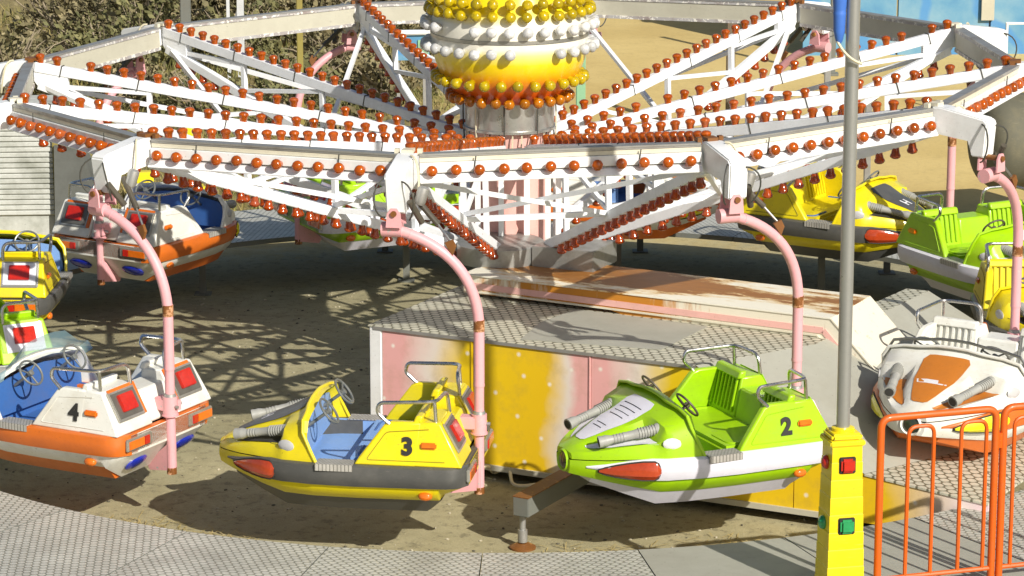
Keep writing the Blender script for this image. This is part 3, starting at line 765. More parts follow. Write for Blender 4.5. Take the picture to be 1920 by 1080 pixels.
def bevel_(o,w):
    m=o.modifiers.new('bevel','BEVEL'); m.width=w; m.segments=2; m.limit_method='ANGLE'; m.angle_limit=math.radians(38); return o
def make_car(P):
    root=empty('ride_car')
    sh=[]
    # --- hull under the belt
    def under(x):
        w=bwid(x); t=min(1,max(0,(x-1.5)/(2.13-1.5)))
        kb=-.435*(1-t)-.20*t
        za=-.175*(1-t)-.10*t; zb=min(za-.01,-.31*(1-t)-.185*t); kb=min(kb,zb-.006)
        if x<.22:
            f=x/.22; zb=-.18*(1-f)-(.437 if P['top']=='mould_white' else .31)*f; kb=zb-.004
        elif x<.34 and P['top']!='mould_white': kb=-.33-.105*(x-.22)/.12
        return w,za,zb,kb,t
    def low_sec(x):
        w,za,zb,kb,t=under(x); a=w-.04*(1-t)-.008; tz_=dz(x)-.012
        q=.78-.2*x/.22 if x<.22 else .83-.05*t
        return [(x,a,tz_),(x,a*.995,za),(x,a*(.95 if x>.22 else .95-.05*x/.22),(za*.5+zb*.5)),(x,a*q,zb),(x,-a*q,zb),(x,-a*(.95 if x>.22 else .95-.05*x/.22),(za*.5+zb*.5)),(x,-a*.995,za),(x,-a,tz_)]
    mb=MB(); L_=[low_sec(x) for x in XS]; mb.loft(L_,closed=False); mb.face(L_[0]); mb.face(L_[-1]); mb.build('lower_hull',P['low'],root)
    def keel_sec(x):
        w,za,zb,kb,t=under(x); a=(w-.04)*(.83-.05*t)-.006
        b=max(.03,a*.80)
        return [(x,a,zb+.006),(x,b,kb),(x,-b,kb),(x,-a,zb+.006)]
    mb=MB(); mb.loft([keel_sec(x) for x in XS if .22<x<=2.0]); mb.build('keel',P['keel'],root)
    # --- bumper belt, an open rim running round the hull
    mb=MB(); 
    def belt_pts(x,sgn):
        w=bwid(x); z=dz(x); t=min(1,max(0,(x-1.62)/.42)); hb=.178*(1-t)+.03*t; z-=.05*t; w-=.004*t
        iw=max(.02,w-.13)
        return [(x,sgn*iw,z-.004),(x,sgn*(w-.03),z+.002),(x,sgn*(w-.006),z-.012),(x,sgn*w,z-hb*.35),(x,sgn*(w-.004),z-hb*.62),(x,sgn*(w-.035),z-hb),(x,sgn*iw,z-hb+.004)]
    xb=[x for x in XS if x<2.0]+[2.03]
    for sgn in (1,-1): mb.loft([belt_pts(x,sgn) for x in xb],closed=True)
    mb.box((.035,0,-.09),(.07,1.06,.165),bev=.012)
    mb.build('bumper_belt',P['belt'],root)
    # --- inner tub: floor, side linings
    mb=MB()
    mb.box((.86,0,-.135),(1.1,1.18,.03)); 
    for sgn in (1,-1): mb.box((.85,sgn*.58,-.07),(1.0,.02,.15))
    mb.box((1.42,0,-.04),(.03,.98,.20)); mb.build('tub',P['inside'],root)
    mb=MB(); mb.box((.70,0,-.06),(.56,1.12,.16),bev=.03); mb.build('seat',P['seat'],root)
    for sgn in (1,-1):
        mb=MB(); mb.tube(rounded([(.90,sgn*.22,.022),(.90,sgn*.50,.022),(.55,sgn*.50,.022)],.08),.010,6)
        mb.build('seat_seam',P['seam'],root)
    # --- front cowl
    mb=MB(); xs=[1.20,1.28,1.36,1.44,1.49,1.515,1.54,1.6,1.7,1.8,1.9,1.97,2.03,2.08,2.11]
    R=[]
    for x in xs:
        s,z0=cowl_sec(x); pts=[]
        for k,(y,z) in enumerate(s):
            xx=x
            if x==1.20: xx=1.20+.12*min(1,z/.26)+(.02 if k>4 else 0)   # rear edge leans forward towards its lip
            pts.append((xx,y,z0+z))
        R.append(pts+[(px,-py,pz) for px,py,pz in pts[-2::-1]])
    mb.loft(R,closed=False); mb.face(R[-1])
    co=mb.build('front_cowl',P['top'],root,smooth=40)
    # lip round the cockpit
    lip=[Vector(p) for p in R[0]]
    mb=MB(); mb.tube([q+Vector((.004,0,.0)) for q in lip],.014,8); mb.build('cowl_lip',P['top'],root)
    mb=MB(); mb.prism([(1.345,y*.93,z*.86-.03) for _,y,z in R[0]],(.012,0,0)); mb.build('dashboard',P['inside'],root)
    # recessed strip in the middle and the two gun recesses (thin plates following the cowl)
    def patch(outline,lift,mat,name,par,n=7):
        """outline: list of (x, ya, yb) stations"""
        mb=MB(); A=[];B=[]
        st=[]
        for (x0,a0,b0),(x1,a1,b1) in zip(outline,outline[1:]):
            for k in range(4):
                t=k/4; st.append((x0+(x1-x0)*t,a0+(a1-a0)*t,b0+(b1-b0)*t))
        st.append(outline[-1])
        rows=[[Vector((x,a+(b-a)*k/n,cowl_z(x,a+(b-a)*k/n)+lift)) for k in range(n+1)] for x,a,b in st]
        mb.loft(rows,closed=False)
        return mb.build(name,mat,par)
    cp=patch([(1.40,-.17,.17),(1.45,-.20,.20),(1.7,-.17,.17),(1.9,-.10,.10),(1.97,-.07,.07),(1.99,-.04,.04)],.007,P['stripe'],'bonnet_panel',root)
    if P.get('vents'):
        mb=MB()
        for x in (1.5,1.55,1.60,1.65,1.78,1.82): 
            w=.17*(2.1-x)/.6*.8
            mb.tube([(x,y,cowl_z(x,y)+.009) for y in (-w,-w/2,0,w/2,w)],.0035,4)
        mb.build('vent_line','dark',root)
    if P.get('word'):
        # small worn white decal on the bonnet panel, not legible
        mb=MB()
        def dq(pts): mb.loft([[Vector((1.74+u,v,cowl_z(1.74+u,v)+.0085)) for u,v in row] for row in pts],closed=False)
        if P['word']=='streak':
            dq([[(.012,.13),(-.0,.13)],[(.022,.06),(.008,.06)]]); dq([[(.020,.06),(-.028,.045)],[(.020,-.04),(-.028,-.055)],[(.018,-.12),(-.026,-.14)]])
        else:
            for v in (.035,-.035): dq([[(.05,v+.012),(-.05,v-.008)],[(.05,v-.012),(-.05,v-.032)]])
            dq([[(.012,.03),(-.006,.03)],[(.012,-.05),(-.006,-.05)]])
        mb.build('decal','text_white',root)
    for sgn in (1,-1):
        def f(o): return [(x,sgn*a,sgn*b) for x,a,b in o]
        patch(f([(1.545,.30,.52),(1.62,.28,.47),(1.75,.24,.38),(1.86,.19,.29),(1.95,.14,.20),(1.99,.12,.14)]),.006,P['recess'],'gun_recess',root,5)
        # ribbed gun / exhaust horn
        a=Vector((1.475,sgn*.40,.19)); d=Vector((.47,-sgn*.13,-.095))
        mb=MB(); pts=[];rad=[]
        seq=[(0,.048),(.03,.05)]
        for k in range(7): seq+=[(.06+k*.045,.047),(.075+k*.045,.047),(.078+k*.045,.040),(.10+k*.045,.040)]
        seq+=[(.40,.036),(.55,.034)]
        for k in range(4): seq+=[(.58+k*.05,.037),(.60+k*.05,.037),(.605+k*.05,.033),(.625+k*.05,.033)]
        seq+=[(.80,.036),(.86,.044),(.88,.047),(.93,.044),(.96,.048),(1.0,.048)]
        for t,r in seq: pts.append(a+d*t); rad.append(r)
        mb.tube(pts,.04,14,radii=rad); g=mb.build('ribbed_gun','gunplastic',root)
        mb=MB(); mb.lathe([(.036,0),(.036,.004)],14,org=a+d*1.0,axis=d); mb.build('muzzle','dark',g)
        # side markers
        def sidept(x,z): 
            return Vector((x,sgn*1.,z))
        mb=MB(); mb.ball((0,0,0),1.,sc=(.075,.014,.048)); o=mb.build('badge',P['badge'],root)
        ys=cw(1.46)*.985; o.location=(1.46,sgn*(ys-.004),.11); o.rotation_euler=(0,0,-sgn*.35)
        # big teardrop lens on the belt front
        mb=MB(); rows=[]
        for x,hh in ((1.56,.03),(1.575,.062),(1.60,.078),(1.68,.078),(1.77,.066),(1.85,.050),(1.92,.030),(1.96,.010)):
            w=bwid(x)+.006; z=dz(x)-.092
            bulge=.012 if 1.58<x<1.91 else .0
            rows.append([Vector((x,sgn*(w-.012),z+hh)),Vector((x,sgn*(w+bulge),z+hh*.5)),Vector((x,sgn*(w+bulge),z-hh*.5)),Vector((x,sgn*(w-.02),z-hh))])
        mb.loft(rows,closed=False); mb.build('front_lens',P['frontlens'],root)
        mb=MB(); mb.tube([r[0] for r in rows]+[r[3] for r in rows[::-1]],.007,5,closed=True); mb.build('lens_rim','dark',root)
        # aluminium step plate on the belt
        mb=MB(); mb.box((1.05,sgn*.635,.006),(.30,.15,.008)); mb.box((1.05,sgn*.71,-.02),(.30,.006,.05)); mb.build('step_plate','tread_sill',root)
    # nose lamp
    mb=MB(); mb.lathe([(.085,0),(.094,.012),(.084,.03),(.072,.012)],20,org=(2.105,0,-.105),axis=(1,0,.05)); mb.build('nose_ring',P['top'],root)
    mb=MB(); mb.lathe([(.074,0),(.05,.014),(.005,.02)],16,org=(2.118,0,-.105),axis=(1,0,.05)); mb.build('nose_lamp','nosebulb',root)
    # steering wheels
    for sgn in (1,-1):
        c=Vector((1.17,sgn*.29,.325)); ax=Vector((-.80,0,.60)).normalized(); u=Vector((0,1,0)); w=ax.cross(u)
        mb=MB(); mb.tube([c+u*.115*math.cos(2*PI*k/24)+w*.115*math.sin(2*PI*k/24) for k in range(24)],.010,7,closed=True)
        for k in range(3):
            a=2*PI*k/3+PI/2; mb.tube([c-ax*.02,c+u*.112*math.cos(a)+w*.112*math.sin(a)],.008,6)
        mb.tube([c-ax*.22,c-ax*.01],.014,8); mb.lathe([(.026,-.02),(.026,.008),(.01,.014)],12,org=c,axis=ax)
        mb.build('steering_wheel',P['wheel'],root)
    # --- rear: two pods with backrest, wing and tail panel
    for sgn in (1,-1):
        yo=.655; yi=.17
        def Y(y): return sgn*y
        mb=MB()
        # solid rear block with leaning back face (the backrest front face carries ribs)
        prof=[(.03,.0),(.48,.0),(.40,.35),(.21,.35),(.05,.05)]
        t=[]
        def taper(y,x,z): return Vector((x,Y(y-(.05*z/.35 if y>.4 else -.02*z/.35)),z-.002))
        secs=[[taper(y,x,z) for x,z in prof] for y in (yo,yo-.03,yi+.03,yi)]
        mb.loft(secs)
        # outer wing wall running forward beside the seat
        wp=[(.40,.0),(.90,.0),(.86,.06),(.66,.325),(.60,.35),(.36,.35)]
        mb.loft([[taper(y,x,z) for x,z in wp] for y in (yo+.001,yo-.02,yo-.065)])
        # upright top of the backrest
        mb.loft([[Vector((x,Y(y),z)) for x,z in ((.37,.33),(.44,.33),(.41,.395),(.35,.395))] for y in (yo-.07,yo-.1,yi+.1,yi+.02)])
        pod=bevel_(mb.build('rear_pod',P['top'],root),.014)
        for e in ():
            pass
        mb=MB()
        for k in range(7):
            y=yi+.06+k*.055
            mb.bar((.478-.0,Y(y),.05),(.418,Y(y),.33),.026,.016,up=(1,0,0),bev=.004)
        mb.build('backrest_rib',P['top'],pod)
        # side panel line, number side
        mb=MB(); 
        line=[(.17,.045),(.80,.045),(.64,.27),(.30,.30)]
        mb.tube(rounded([taper(yo+.003,x,z) for x,z in line],.03),.0035,4); mb.build('panel_line',P['line'],pod)
        mb=MB(); mb.box((0,0,0),(.13,.03,.052),bev=.012); o=mb.build('side_lamp','lens_orange',root); o.location=(.30,Y(yo-.016),.17); o.rotation_euler=(sgn*.14,0,0)
        mb=MB(); mb.ball((0,0,0),1.,sc=(.06,.03,.038)); o=mb.build('lower_lamp','lens_orange',root); o.location=(.33,Y(bwid(.33)-.072),-.25)
        # tail panel on the leaning rear face
        a=Vector((.05,0,.05)); b=Vector((.21,0,.35)); d=(b-a).normalized(); nrm=Vector((-d.z,0,d.x))
        R3=Matrix((Vector((0,1,0)),d,nrm)).transposed(); 
        cc=a+d*.185+Vector((0,Y((yo+yi)/2-.012),0))+nrm*.0
        mb=MB(); mb.box(cc+nrm*.006,(.35,.27,.018),R3,bev=.008); fr=mb.build('tail_frame',P['tail'],root)
        mb=MB(); mb.box(cc+nrm*.004+Vector((0,-Y(.026),0))+d*.012,(.36,.285,.010),R3,bev=.004); mb.build('tail_surround',P['surround'],fr)
        mb=MB(); mb.box(cc+nrm*.018,(.30,.22,.012),R3,bev=.003); mb.build('tail_tray',P['tray'],fr)
        mb=MB(); mb.box(cc+nrm*.034+d*.01,(.19,.15,.03),R3,bev=.006); mb.build('tail_lens','lens_red',fr)
        # lower light cluster
        mb=MB(); mb.box((-.006,Y(.42),-.085),(.03,.33,.105),bev=.008); lf=mb.build('lamp_frame','chromeframe',root)
        mb=MB(); mb.box((-.022,Y(.47),-.088),(.014,.20,.07),bev=.003); mb.build('amber_lens','lens_orange',lf)
        mb=MB(); mb.box((-.024,Y(.335),-.088),(.016,.065,.072),bev=.003); mb.build('stop_lens','lens_red',lf)
        if P['top']=='mould_white':
            mb=MB(); mb.ball((0,0,0),1.,sc=(.022,.14,.08)); o=mb.build('rear_oval','lens_blue',root); o.location=(.098,Y(.33),-.305); o.rotation_euler=(0,-.70,0)
        # hand rail: along the pod side, round the rear corner and across to the inside
        z1=.50
        rail=rounded([(.62,Y(.60),.33),(.72,Y(.60),.42),(.70,Y(.60),z1),(.25,Y(.575),z1+.015),(.22,Y(.24),z1+.015),(.20,Y(.24),.34)],.085,5)
        mb=MB(); mb.tube(rail,.0155,10); mb.tube([(.262,Y(.565),z1+.01),(.25,Y(.57),.33)],.0145,8); mb.build('hand_rail','chrome',root)
    # centre block between the pods, and the front nose of the seat divider
    mb=MB(); mb.loft([[(x,y,z) for x,z in ((.06,-.002),(.475,-.002),(.42,.27),(.16,.27))] for y in (-.18,-.15,.15,.18)]); bevel_(mb.build('centre_block',P['top'],root),.02)
    if P.get('screen'):
        # bent perspex screen standing on the lip
        rows=[]
        for q in lip[2:-2]:
            rows.append([q+Vector((.015,0,.015)),q+Vector((-.10+.0,-q.y*.04,.19 if abs(q.y)<.40 else .09))])
        mb=MB(); mb.loft(rows,closed=False); mb.build('windscreen','glass',root)
        mb=MB(); mb.tube([r[0] for r in rows],.012,6); mb.build('screen_seal','gunplastic',root)
    if P.get('rim'):
        rows=[q+Vector((-.05,-q.y*.03,.05)) for q in lip[2:-2]]
        mb=MB(); mb.tube(rows,.013,6); mb.tube(rounded([rows[0],rows[0]+Vector((-.16,.02,.06)),rows[0]+Vector((-.30,-.02,.06)),rows[0]+Vector((-.28,-.02,-.06))],.08),.012,6); mb.build('screen_rim','chrome_dull',root)
    if P.get('number'):
        ang=math.atan2(.05,.35)
        mt=Matrix.Translation((.47,.655-.018+.006,.155))@Matrix.Rotation(PI,4,'Z')@Matrix.Rotation(PI/2-(ang),4,'X')
        text('number',P['number'],.19,'text_black',root,mt,.0015,.009)
    root.scale=(1.055,1.13,1.05)
    return root
M['gunplastic']=paint('grey_ribbed_plastic',(.34,.34,.31),.4,dirt=(.16,.15,.10),amt=.4,scale=6.)
M['nosebulb']=paint('dark_nose_lamp',(.03,.04,.025),.12,amt=.1,coat=.6)
M['chromeframe']=paint('silvered_frame',(.52,.51,.46),.22,dirt=(.25,.2,.12),amt=.5,scale=6.,metal=.7)
M['badge_white']=paint('white_badge',(.72,.72,.70),.3,amt=.2)
M['badge_grey']=paint('grey_badge',(.5,.5,.5),.35,amt=.3)
M['tail_white']=paint('white_tail_tray',(.78,.80,.88),.25,amt=.1,coat=.3)
M['tail_dark']=paint('worn_silver_tray',(.22,.21,.18),.3,dirt=(.07,.06,.05),amt=.6,scale=5.,metal=.6)
M['lens_seam']=M['mould_grey']
LIME=dict(low='mould_lime',keel='mould_lilac',belt='mould_lilac',inside='mould_lime',seat='mould_lime',seam='mould_lime',top='mould_lime',stripe='mould_lilac',recess='mould_lilac',badge='badge_white',frontlens='lens_red2',wheel='wheel_dark',line='mould_lime',tail='tail_white',surround='mould_lime',tray='tail_white',vents=1)
YEL=dict(low='mould_yellow',keel='mould_grey',belt='mould_grey',inside='mould_blue',seat='mould_blue',seam='seam_blue',top='mould_yellow',stripe='mould_grey',recess='dark',badge='badge_grey',frontlens='lens_red2',wheel='wheel_grey',line='line_olive',tail='chromeframe',surround='mould_yellow',tray='tail_white')
WHI=dict(low='mould_white',keel='mould_orange',belt='mould_orange',inside='mould_deepblue',seat='mould_blue',seam='seam_blue',top='mould_white',stripe='mould_orange2',recess='mould_orange2',badge='badge_grey',frontlens='lens_yellow',wheel='wheel_grey',line='mould_white',tail='chromeframe',surround='mould_orange',tray='tail_dark')
M['lens_red2']=lens('dull_red_lens',(.42,.05,.012))
M['wheel_dark']=paint('dark_wheel',(.10,.08,.055),.4,amt=.3)
M['wheel_grey']=paint('grey_wheel',(.24,.25,.23),.35,amt=.3,metal=.5)
M['seam_blue']=paint('blue_seam',(.05,.13,.36),.5,amt=.2)
M['line_olive']=paint('olive_line',(.30,.25,.01),.5,amt=.1)
M['mould_deepblue']=paint('deep_blue_fibreglass',(.045,.14,.40),.4,amt=.3)
M['mould_orange2']=paint('faded_orange_fibreglass',(.52,.17,.018),.4,dirt=(.30,.12,.03),amt=.5,scale=3.)

# per car: scheme, extra, label of car, label of arm, tweak (along the track, outwards, up, yaw)
CARS={
0:(dict(YEL,number='3',word='mark',tray='tail_dark'),'yellow and dark grey ride car number 3 with blue seats',(0,0,0,.03)),
1:(dict(LIME,number='2'),'lime green and white ride car number 2 with white vented bonnet',(0,0,0,.07)),
2:(dict(WHI,word='streak',rim=1,seat='mould_white',inside='mould_white'),'white ride car with orange bonnet panel behind the orange fence',(.06,.13,0,.12)),
3:(YEL,'yellow ride car cut by the right edge of the photo',(0,0,0,.14)),
4:(LIME,'lime green ride car beside the right edge with a shadow across its seat',(0,0,0,.14)),
5:(dict(YEL,word='mark',inside='mould_yellow',seat='mould_yellow'),'yellow and dark grey ride car at the far side behind the steel pole',(0,0,0,.14)),
6:(WHI,'orange banded ride car with yellow lens half hidden behind the column',(0,0,0,.14)),
7:(LIME,'lime green ride car half hidden behind the rotor at the far side',(0,0,0,.14)),
8:(WHI,'white and orange ride car at the far left with blue rear ovals',(0,0,.07,.14)),
9:(YEL,'yellow ride car with white framed tail lamp at the left edge',(0,.1,.06,.14)),
10:(LIME,'lime green ride car with white framed tail lamp at the left edge',(0,.14,.03,.14)),
11:(dict(WHI,number='4',screen=1),'white and orange ride car number 4 with a perspex windscreen',(-.02,.06,.07,.21)),
}
ARMLAB={0:'pink curved arm carrying yellow car number 3',1:'pink curved arm carrying lime green car number 2',2:'pink curved arm carrying the white car behind the fence',
3:'pink curved arm carrying the yellow car at the right edge',4:'pink straight looking arm behind the lime green car at the right edge',5:'shaded pink arm carrying the far yellow and grey car',
6:'pink arm hidden behind the column with the orange banded car',7:'pink curved arm above the far lime green car',8:'pink arm with the far left white and orange car',
9:'pink arm with the yellow car at the left edge',10:'pink arm with the lime green car at the left edge',11:'pink curved arm carrying white car number 4'}
PR=5.5
built={}
first=True
for i in range(12):
    P,lab,(dt,do,du,dy)=CARS[i]
    a=az(i); piv=Vector(((PR+do)*math.cos(a),(PR+do)*math.sin(a),-.40+KX*PR*math.cos(a)))
    arm=ARM if i==0 else copy_tree(ARM)
    arm.location=piv; arm.rotation_euler=(0,0,a+PI/2+.0)
    tag(arm,ARMLAB[i],'ride arm','pink arms holding the ride cars')
    key=tuple(sorted((k,str(v)) for k,v in P.items()))
    car=copy_tree(built[key]) if key in built else make_car(P)
    built.setdefault(key,car)
    ca,sa=math.cos(a+PI/2),math.sin(a+PI/2)
    px=.68+dt; py=.10
    car.location=(piv.x+ca*px-sa*py, piv.y+sa*px+ca*py, piv.z-2.03+du)
    car.rotation_euler=(0,0,a+PI/2+PI+dy)
    tag(car,lab,'ride car','ride cars hanging from the rotor')
M['postgreen']=paint('pale_green_post',(.25,.46,.27),.5,amt=.5)
M['ochre']=paint('ochre_post',(.30,.25,.06),.6,amt=.4)
M['moss']=paint('mossy_timber',(.26,.21,.05),.8,dirt=(.06,.07,.02),amt=.9,scale=5.)
M['kioskwall']=paint('weathered_white_shutter',(.56,.57,.52),.5,dirt=(.16,.17,.12),amt=.9,scale=2.2)
M['netting']=paint('dark_netting',(.13,.135,.12),.9,dirt=(.06,.06,.05),amt=.6,scale=3.)
M['netting2']=paint('grey_canvas',(.115,.11,.075),.7,dirt=(.26,.22,.12),amt=.7,scale=2.)
M['greywhite']=paint('grey_white_mast',(.62,.64,.64),.4,amt=.3)
M['twig']=paint('pale_dry_twig',(.34,.28,.19),.85,dirt=(.15,.12,.08),amt=.6)
# ------------------------------------------------------------------ yellow post, steel pole, blue parasol, fence
ground_top=PZ
def on_axis(): pass
YP=(2.60,-7.6)
post=empty('signal_post',(YP[0],YP[1],PZ),.22,label='yellow square moulded post with red and green square lamps',cat='post')
H=1.31-.04
mb=MB(); 
prof=[]
secs=[]
n=9
for k in range(n+1):
    z=H*k/n-.02; w=.158-.036*k/n
    secs.append([(x*w,y*w,z) for x,y in ((-1,-1),(1,-1),(1,1),(-1,1))])
    if k<n: secs.append([(x*(w-.005),y*(w-.005),z+.006) for x,y in ((-1,-1),(1,-1),(1,1),(-1,1))]); secs.append([(x*(w-.003),y*(w-.003),z+.012) for x,y in ((-1,-1),(1,-1),(1,1),(-1,1))])
mb.loft(secs); pb=mb.build('shaft','post_yellow',post)
mb=MB(); mb.box((0,0,H-.005),(.285,.285,.045),bev=.01); mb.box((0,0,H+.04),(.25,.25,.06),bev=.02); mb.lathe([(.09,H+.06),(.09,H+.095),(.066,H+.10)],20); mb.build('cap','post_yellow',post)
for z,mat in ((H-.18,'lens_red'),(H-.67,'lens_green')):
    w=.158-.036*z/H
    mb=MB(); mb.box((.0,-w-.002,z),(.135,.022,.135),bev=.008); mb.build('lamp_gasket','black',post)
    mb=MB(); mb.box((.0,-w-.016,z),(.112,.05,.112),bev=.018); o=mb.build('square_lamp',mat,post)
    mb=MB(); mb.ball((-w-.005,0,z),.058,sc=(.7,1,1)); mb.build('round_lamp',mat,post)
pole=MB(); pole.cyl((0,0,0),(0,0,6.),.053,24); tag(pole.build('steel_pole','brushed',None,(YP[0],YP[1],PZ+H+.09)),'tall brushed steel pole standing on the yellow post','pole')
mb=MB(); mb.lathe([(.010,-.22),(.026,-.20),(.044,-.12),(.048,.0),(.05,.02),(.046,.03),(.05,.05),(.058,.2),(.06,.22),(.056,.23),(.06,.26),(.066,.45),(.055,.75),(.03,1.)],16)
px=YP[0]-.105; 
um=tag(mb.build('folded_parasol','blue_plastic',None,(px,YP[1]-.02,1.54)),'folded blue parasol strapped to the steel pole','parasol')
mb=MB(); mb.tube(bez((-.02,-.0,-.18),(.02,-.06,-.28),(.10,-.10,-.34),(.17,-.06,-.36),8),.012,6); mb.build('strap','wire',um)
def fence_panel(P0,P1,label,bars=((.14,.29),(.62,.77))):
    P0=Vector(P0);P1=Vector(P1); L=(P1-P0).length; rz=math.atan2(P1.y-P0.y,P1.x-P0.x)
    root=empty('barrier_panel',P0,rz,label=label,cat='fence',group='orange tube barriers at the ride edge')
    mb=MB(); mb.tube(rounded([(0,0,0),(0,0,FH),(L,0,FH),(L,0,0)],.09,6),.030,12); mb.build('frame','fence',root)
    for x0,x1 in bars:
        mb=MB(); mb.tube([(x0*L,0,.1)]+rounded([(x0*L,0,.2),(x0*L,0,FH-.09),(x1*L,0,FH-.09),(x1*L,0,.2)],.075,6)+[(x1*L,0,.1)],.017,8); mb.build('hoop','fence',root)
    mb=MB(); mb.tube([(0,0,.1),(L,0,.1)],.02,8); mb.build('bottom_rail','fence',root)
    mb=MB(); mb.cyl((L+.035,0,FH-.32),(L+.035,0,FH-.2),.028,8); mb.build('hinge','fence',root)
    return root
FH=1.42
f0=(2.905,-7.55,PZ); f1=(3.85,-7.25,PZ)
fence_panel(f0,f1,'orange tubular barrier panel with two hoops beside the yellow post',((.24,.46),(.70,.92)))
d=(Vector(f1)-Vector(f0)).normalized()
fence_panel(Vector(f1)+d*.07,Vector(f1)+d*1.02,'orange barrier panel cut off by the right edge',((.1,.32),(.55,.77)))

# ------------------------------------------------------------------ background
def shrub(loc,sx,sy,h,n,seed,mat,label,group=None):
    rnd=random.Random(seed); root=empty('dry_shrub',loc,rnd.uniform(0,6),label=label,cat='shrub',group=group)
    mb=MB(); lobes=[]
    for k in range(9):
        a=rnd.uniform(0,2*PI); r=rnd.uniform(.2,.8); tip=Vector((sx*r*math.cos(a),sy*r*math.sin(a),h*rnd.uniform(.5,.95)))
        mb.tube(bez((0,0,0),(tip.x*.2,tip.y*.2,tip.z*.5),(tip.x*.7,tip.y*.7,tip.z*.7),tip,5),.02,5,radii=[.035,.03,.024,.018,.012,.006]); lobes.append(tip)
    for k in range(34):
        a=rnd.uniform(0,2*PI); r=rnd.uniform(.5,1.12); tip=Vector((sx*r*math.cos(a),sy*r*math.sin(a),h*rnd.uniform(.35,1.12)*(1.1-r*.3))); m_=tip*.5+Vector((0,0,h*.12))
        mb.tube([tuple(m_),tuple(m_*.4+tip*.6+Vector((rnd.gauss(0,.05),rnd.gauss(0,.05),.03))),tuple(tip)],.01,4,radii=[.013,.010,.004])
    mb.build('branches','twig',root)
    for k in range(26):
        a=rnd.uniform(0,2*PI); r=math.sqrt(rnd.uniform(0,1)); lobes.append(Vector((sx*r*math.cos(a),sy*r*math.sin(a),h*(.15+.75*rnd.random()*(1-r*r*.6)))))
    bm=bmesh.new()
    for k in range(n):
        c=rnd.choice(lobes); q=Vector((rnd.gauss(0,1),rnd.gauss(0,1),rnd.gauss(0,.8)))*h*.095
        p=c+q; p.z=max(.03,p.z)
        s=rnd.choice((.022,.03,.04,.05,.07,.10))*rnd.uniform(.8,1.2); u=Vector((rnd.gauss(0,1),rnd.gauss(0,1),rnd.gauss(0,1))).normalized(); v=u.orthogonal().normalized(); w=u.cross(v)
        f=bm.faces.new([bm.verts.new(p+v*s),bm.verts.new(p+w*s*.45),bm.verts.new(p-v*s*.7),bm.verts.new(p-w*s*.45)]); f.material_index=0
    me=bpy.data.meshes.new('foliage'); bm.to_mesh(me); bm.free(); me.materials.append(M[mat])
    o=bpy.data.objects.new('foliage',me); COL.objects.link(o); o.parent=root
    return root
def leafmat(name,a,b_,c_):
    m,nt,b=newmat(name); v=coords(nt); n=noise(nt,v,2.2,4,.6); n2=N(nt,'ShaderNodeTexWhiteNoise'); nt.links.new(v,n2.inputs['Vector'])
    g=N(nt,'ShaderNodeNewGeometry')
    c=mix(nt,g.outputs['Random Per Island'],a,b_); c=mix(nt,ramp(nt,n,[(.4,0.),(.65,1.)]),c,c_)
    nt.links.new(c,b.inputs['Base Color']); b.inputs['Roughness'].default_value=.8; return m
M['leaf_dry']=leafmat('dry_brown_leaves',(.19,.16,.075),(.36,.30,.16),(.07,.07,.028))
M['leaf_green']=leafmat('olive_leaves',(.09,.10,.035),(.24,.22,.09),(.14,.135,.05))
M['bark']=paint('grey_bark',(.14,.11,.075),.8,amt=.4)
GZF=GZ
SH=[(-3.9,23.,1.3,1.0,2.1,'leaf_dry'),(-5.3,25,1.3,1.1,2.2,'leaf_dry'),(-2.4,22.5,1.1,.9,1.8,'leaf_dry'),(-4.6,20.5,.9,.8,1.2,'leaf_green'),(-1.6,24.5,1.1,.9,1.7,'leaf_dry'),(-3.2,26.5,1.3,1.1,2.2,'leaf_dry'),(-6.2,21.,.9,.8,1.3,'leaf_green'),(-2.0,17.5,.8,.7,.9,'leaf_dry'),(-3.4,16.8,.9,.7,1.0,'leaf_green'),(-.9,19.,.8,.7,.9,'leaf_dry'),(-4.7,16.0,.8,.7,.9,'leaf_green')]
labs=['tall dry brown shrub above the far ring beam','dry brown shrub near the upper left corner','dry brown shrub behind the grey lattice mast','low olive shrub below the brown shrubs','dry brown shrub left of the globe','dry shrub at the top edge behind the others','olive shrub beside the upper left grass','small dry shrub under the far ring beam','low green shrub under the far left ring beam','small dry bush left of the centre column','low green bush behind the far left spokes']
SH+=[(-7.6,21.5,1.2,1.,1.7,'leaf_dry'),(-6.6,19.2,1.,.9,1.2,'leaf_green'),(-8.0,18.,1.,.9,1.2,'leaf_dry'),(-6.2,23.5,1.2,1.,1.9,'leaf_dry'),(-4.4,23.2,1.2,1.,1.9,'leaf_dry'),(-7.0,24.5,1.1,1.,1.8,'leaf_dry'),(-.9,26.,1.1,.9,1.4,'leaf_dry'),(-2.9,19.5,.8,.7,1.0,'leaf_dry'),(-5.7,17.5,.7,.7,.8,'leaf_dry'),(-2.6,14.2,.6,.5,.6,'leaf_dry')]
labs+=['round dry shrub above the far left ring beam','olive shrub above the kiosk roof','dry shrub behind the kiosk at the left edge','tall dry shrub second from the upper left corner','tall dry shrub left of the grey post','dry shrub at the upper left corner beside the ochre field','dry shrub left of the globe at the top edge','short dry bush under the slanting white brace','short dry bush below the far left ring beam','small dry tuft bush behind the far lime car']
for k,((x,y,sx,sy,h,mt),lb) in enumerate(zip(SH,labs)):
    shrub((x,y,gzf(y)-.03),sx,sy,h,3600 if h>1.5 else 1700,30+k,mt,lb,'shrubs behind the ride')
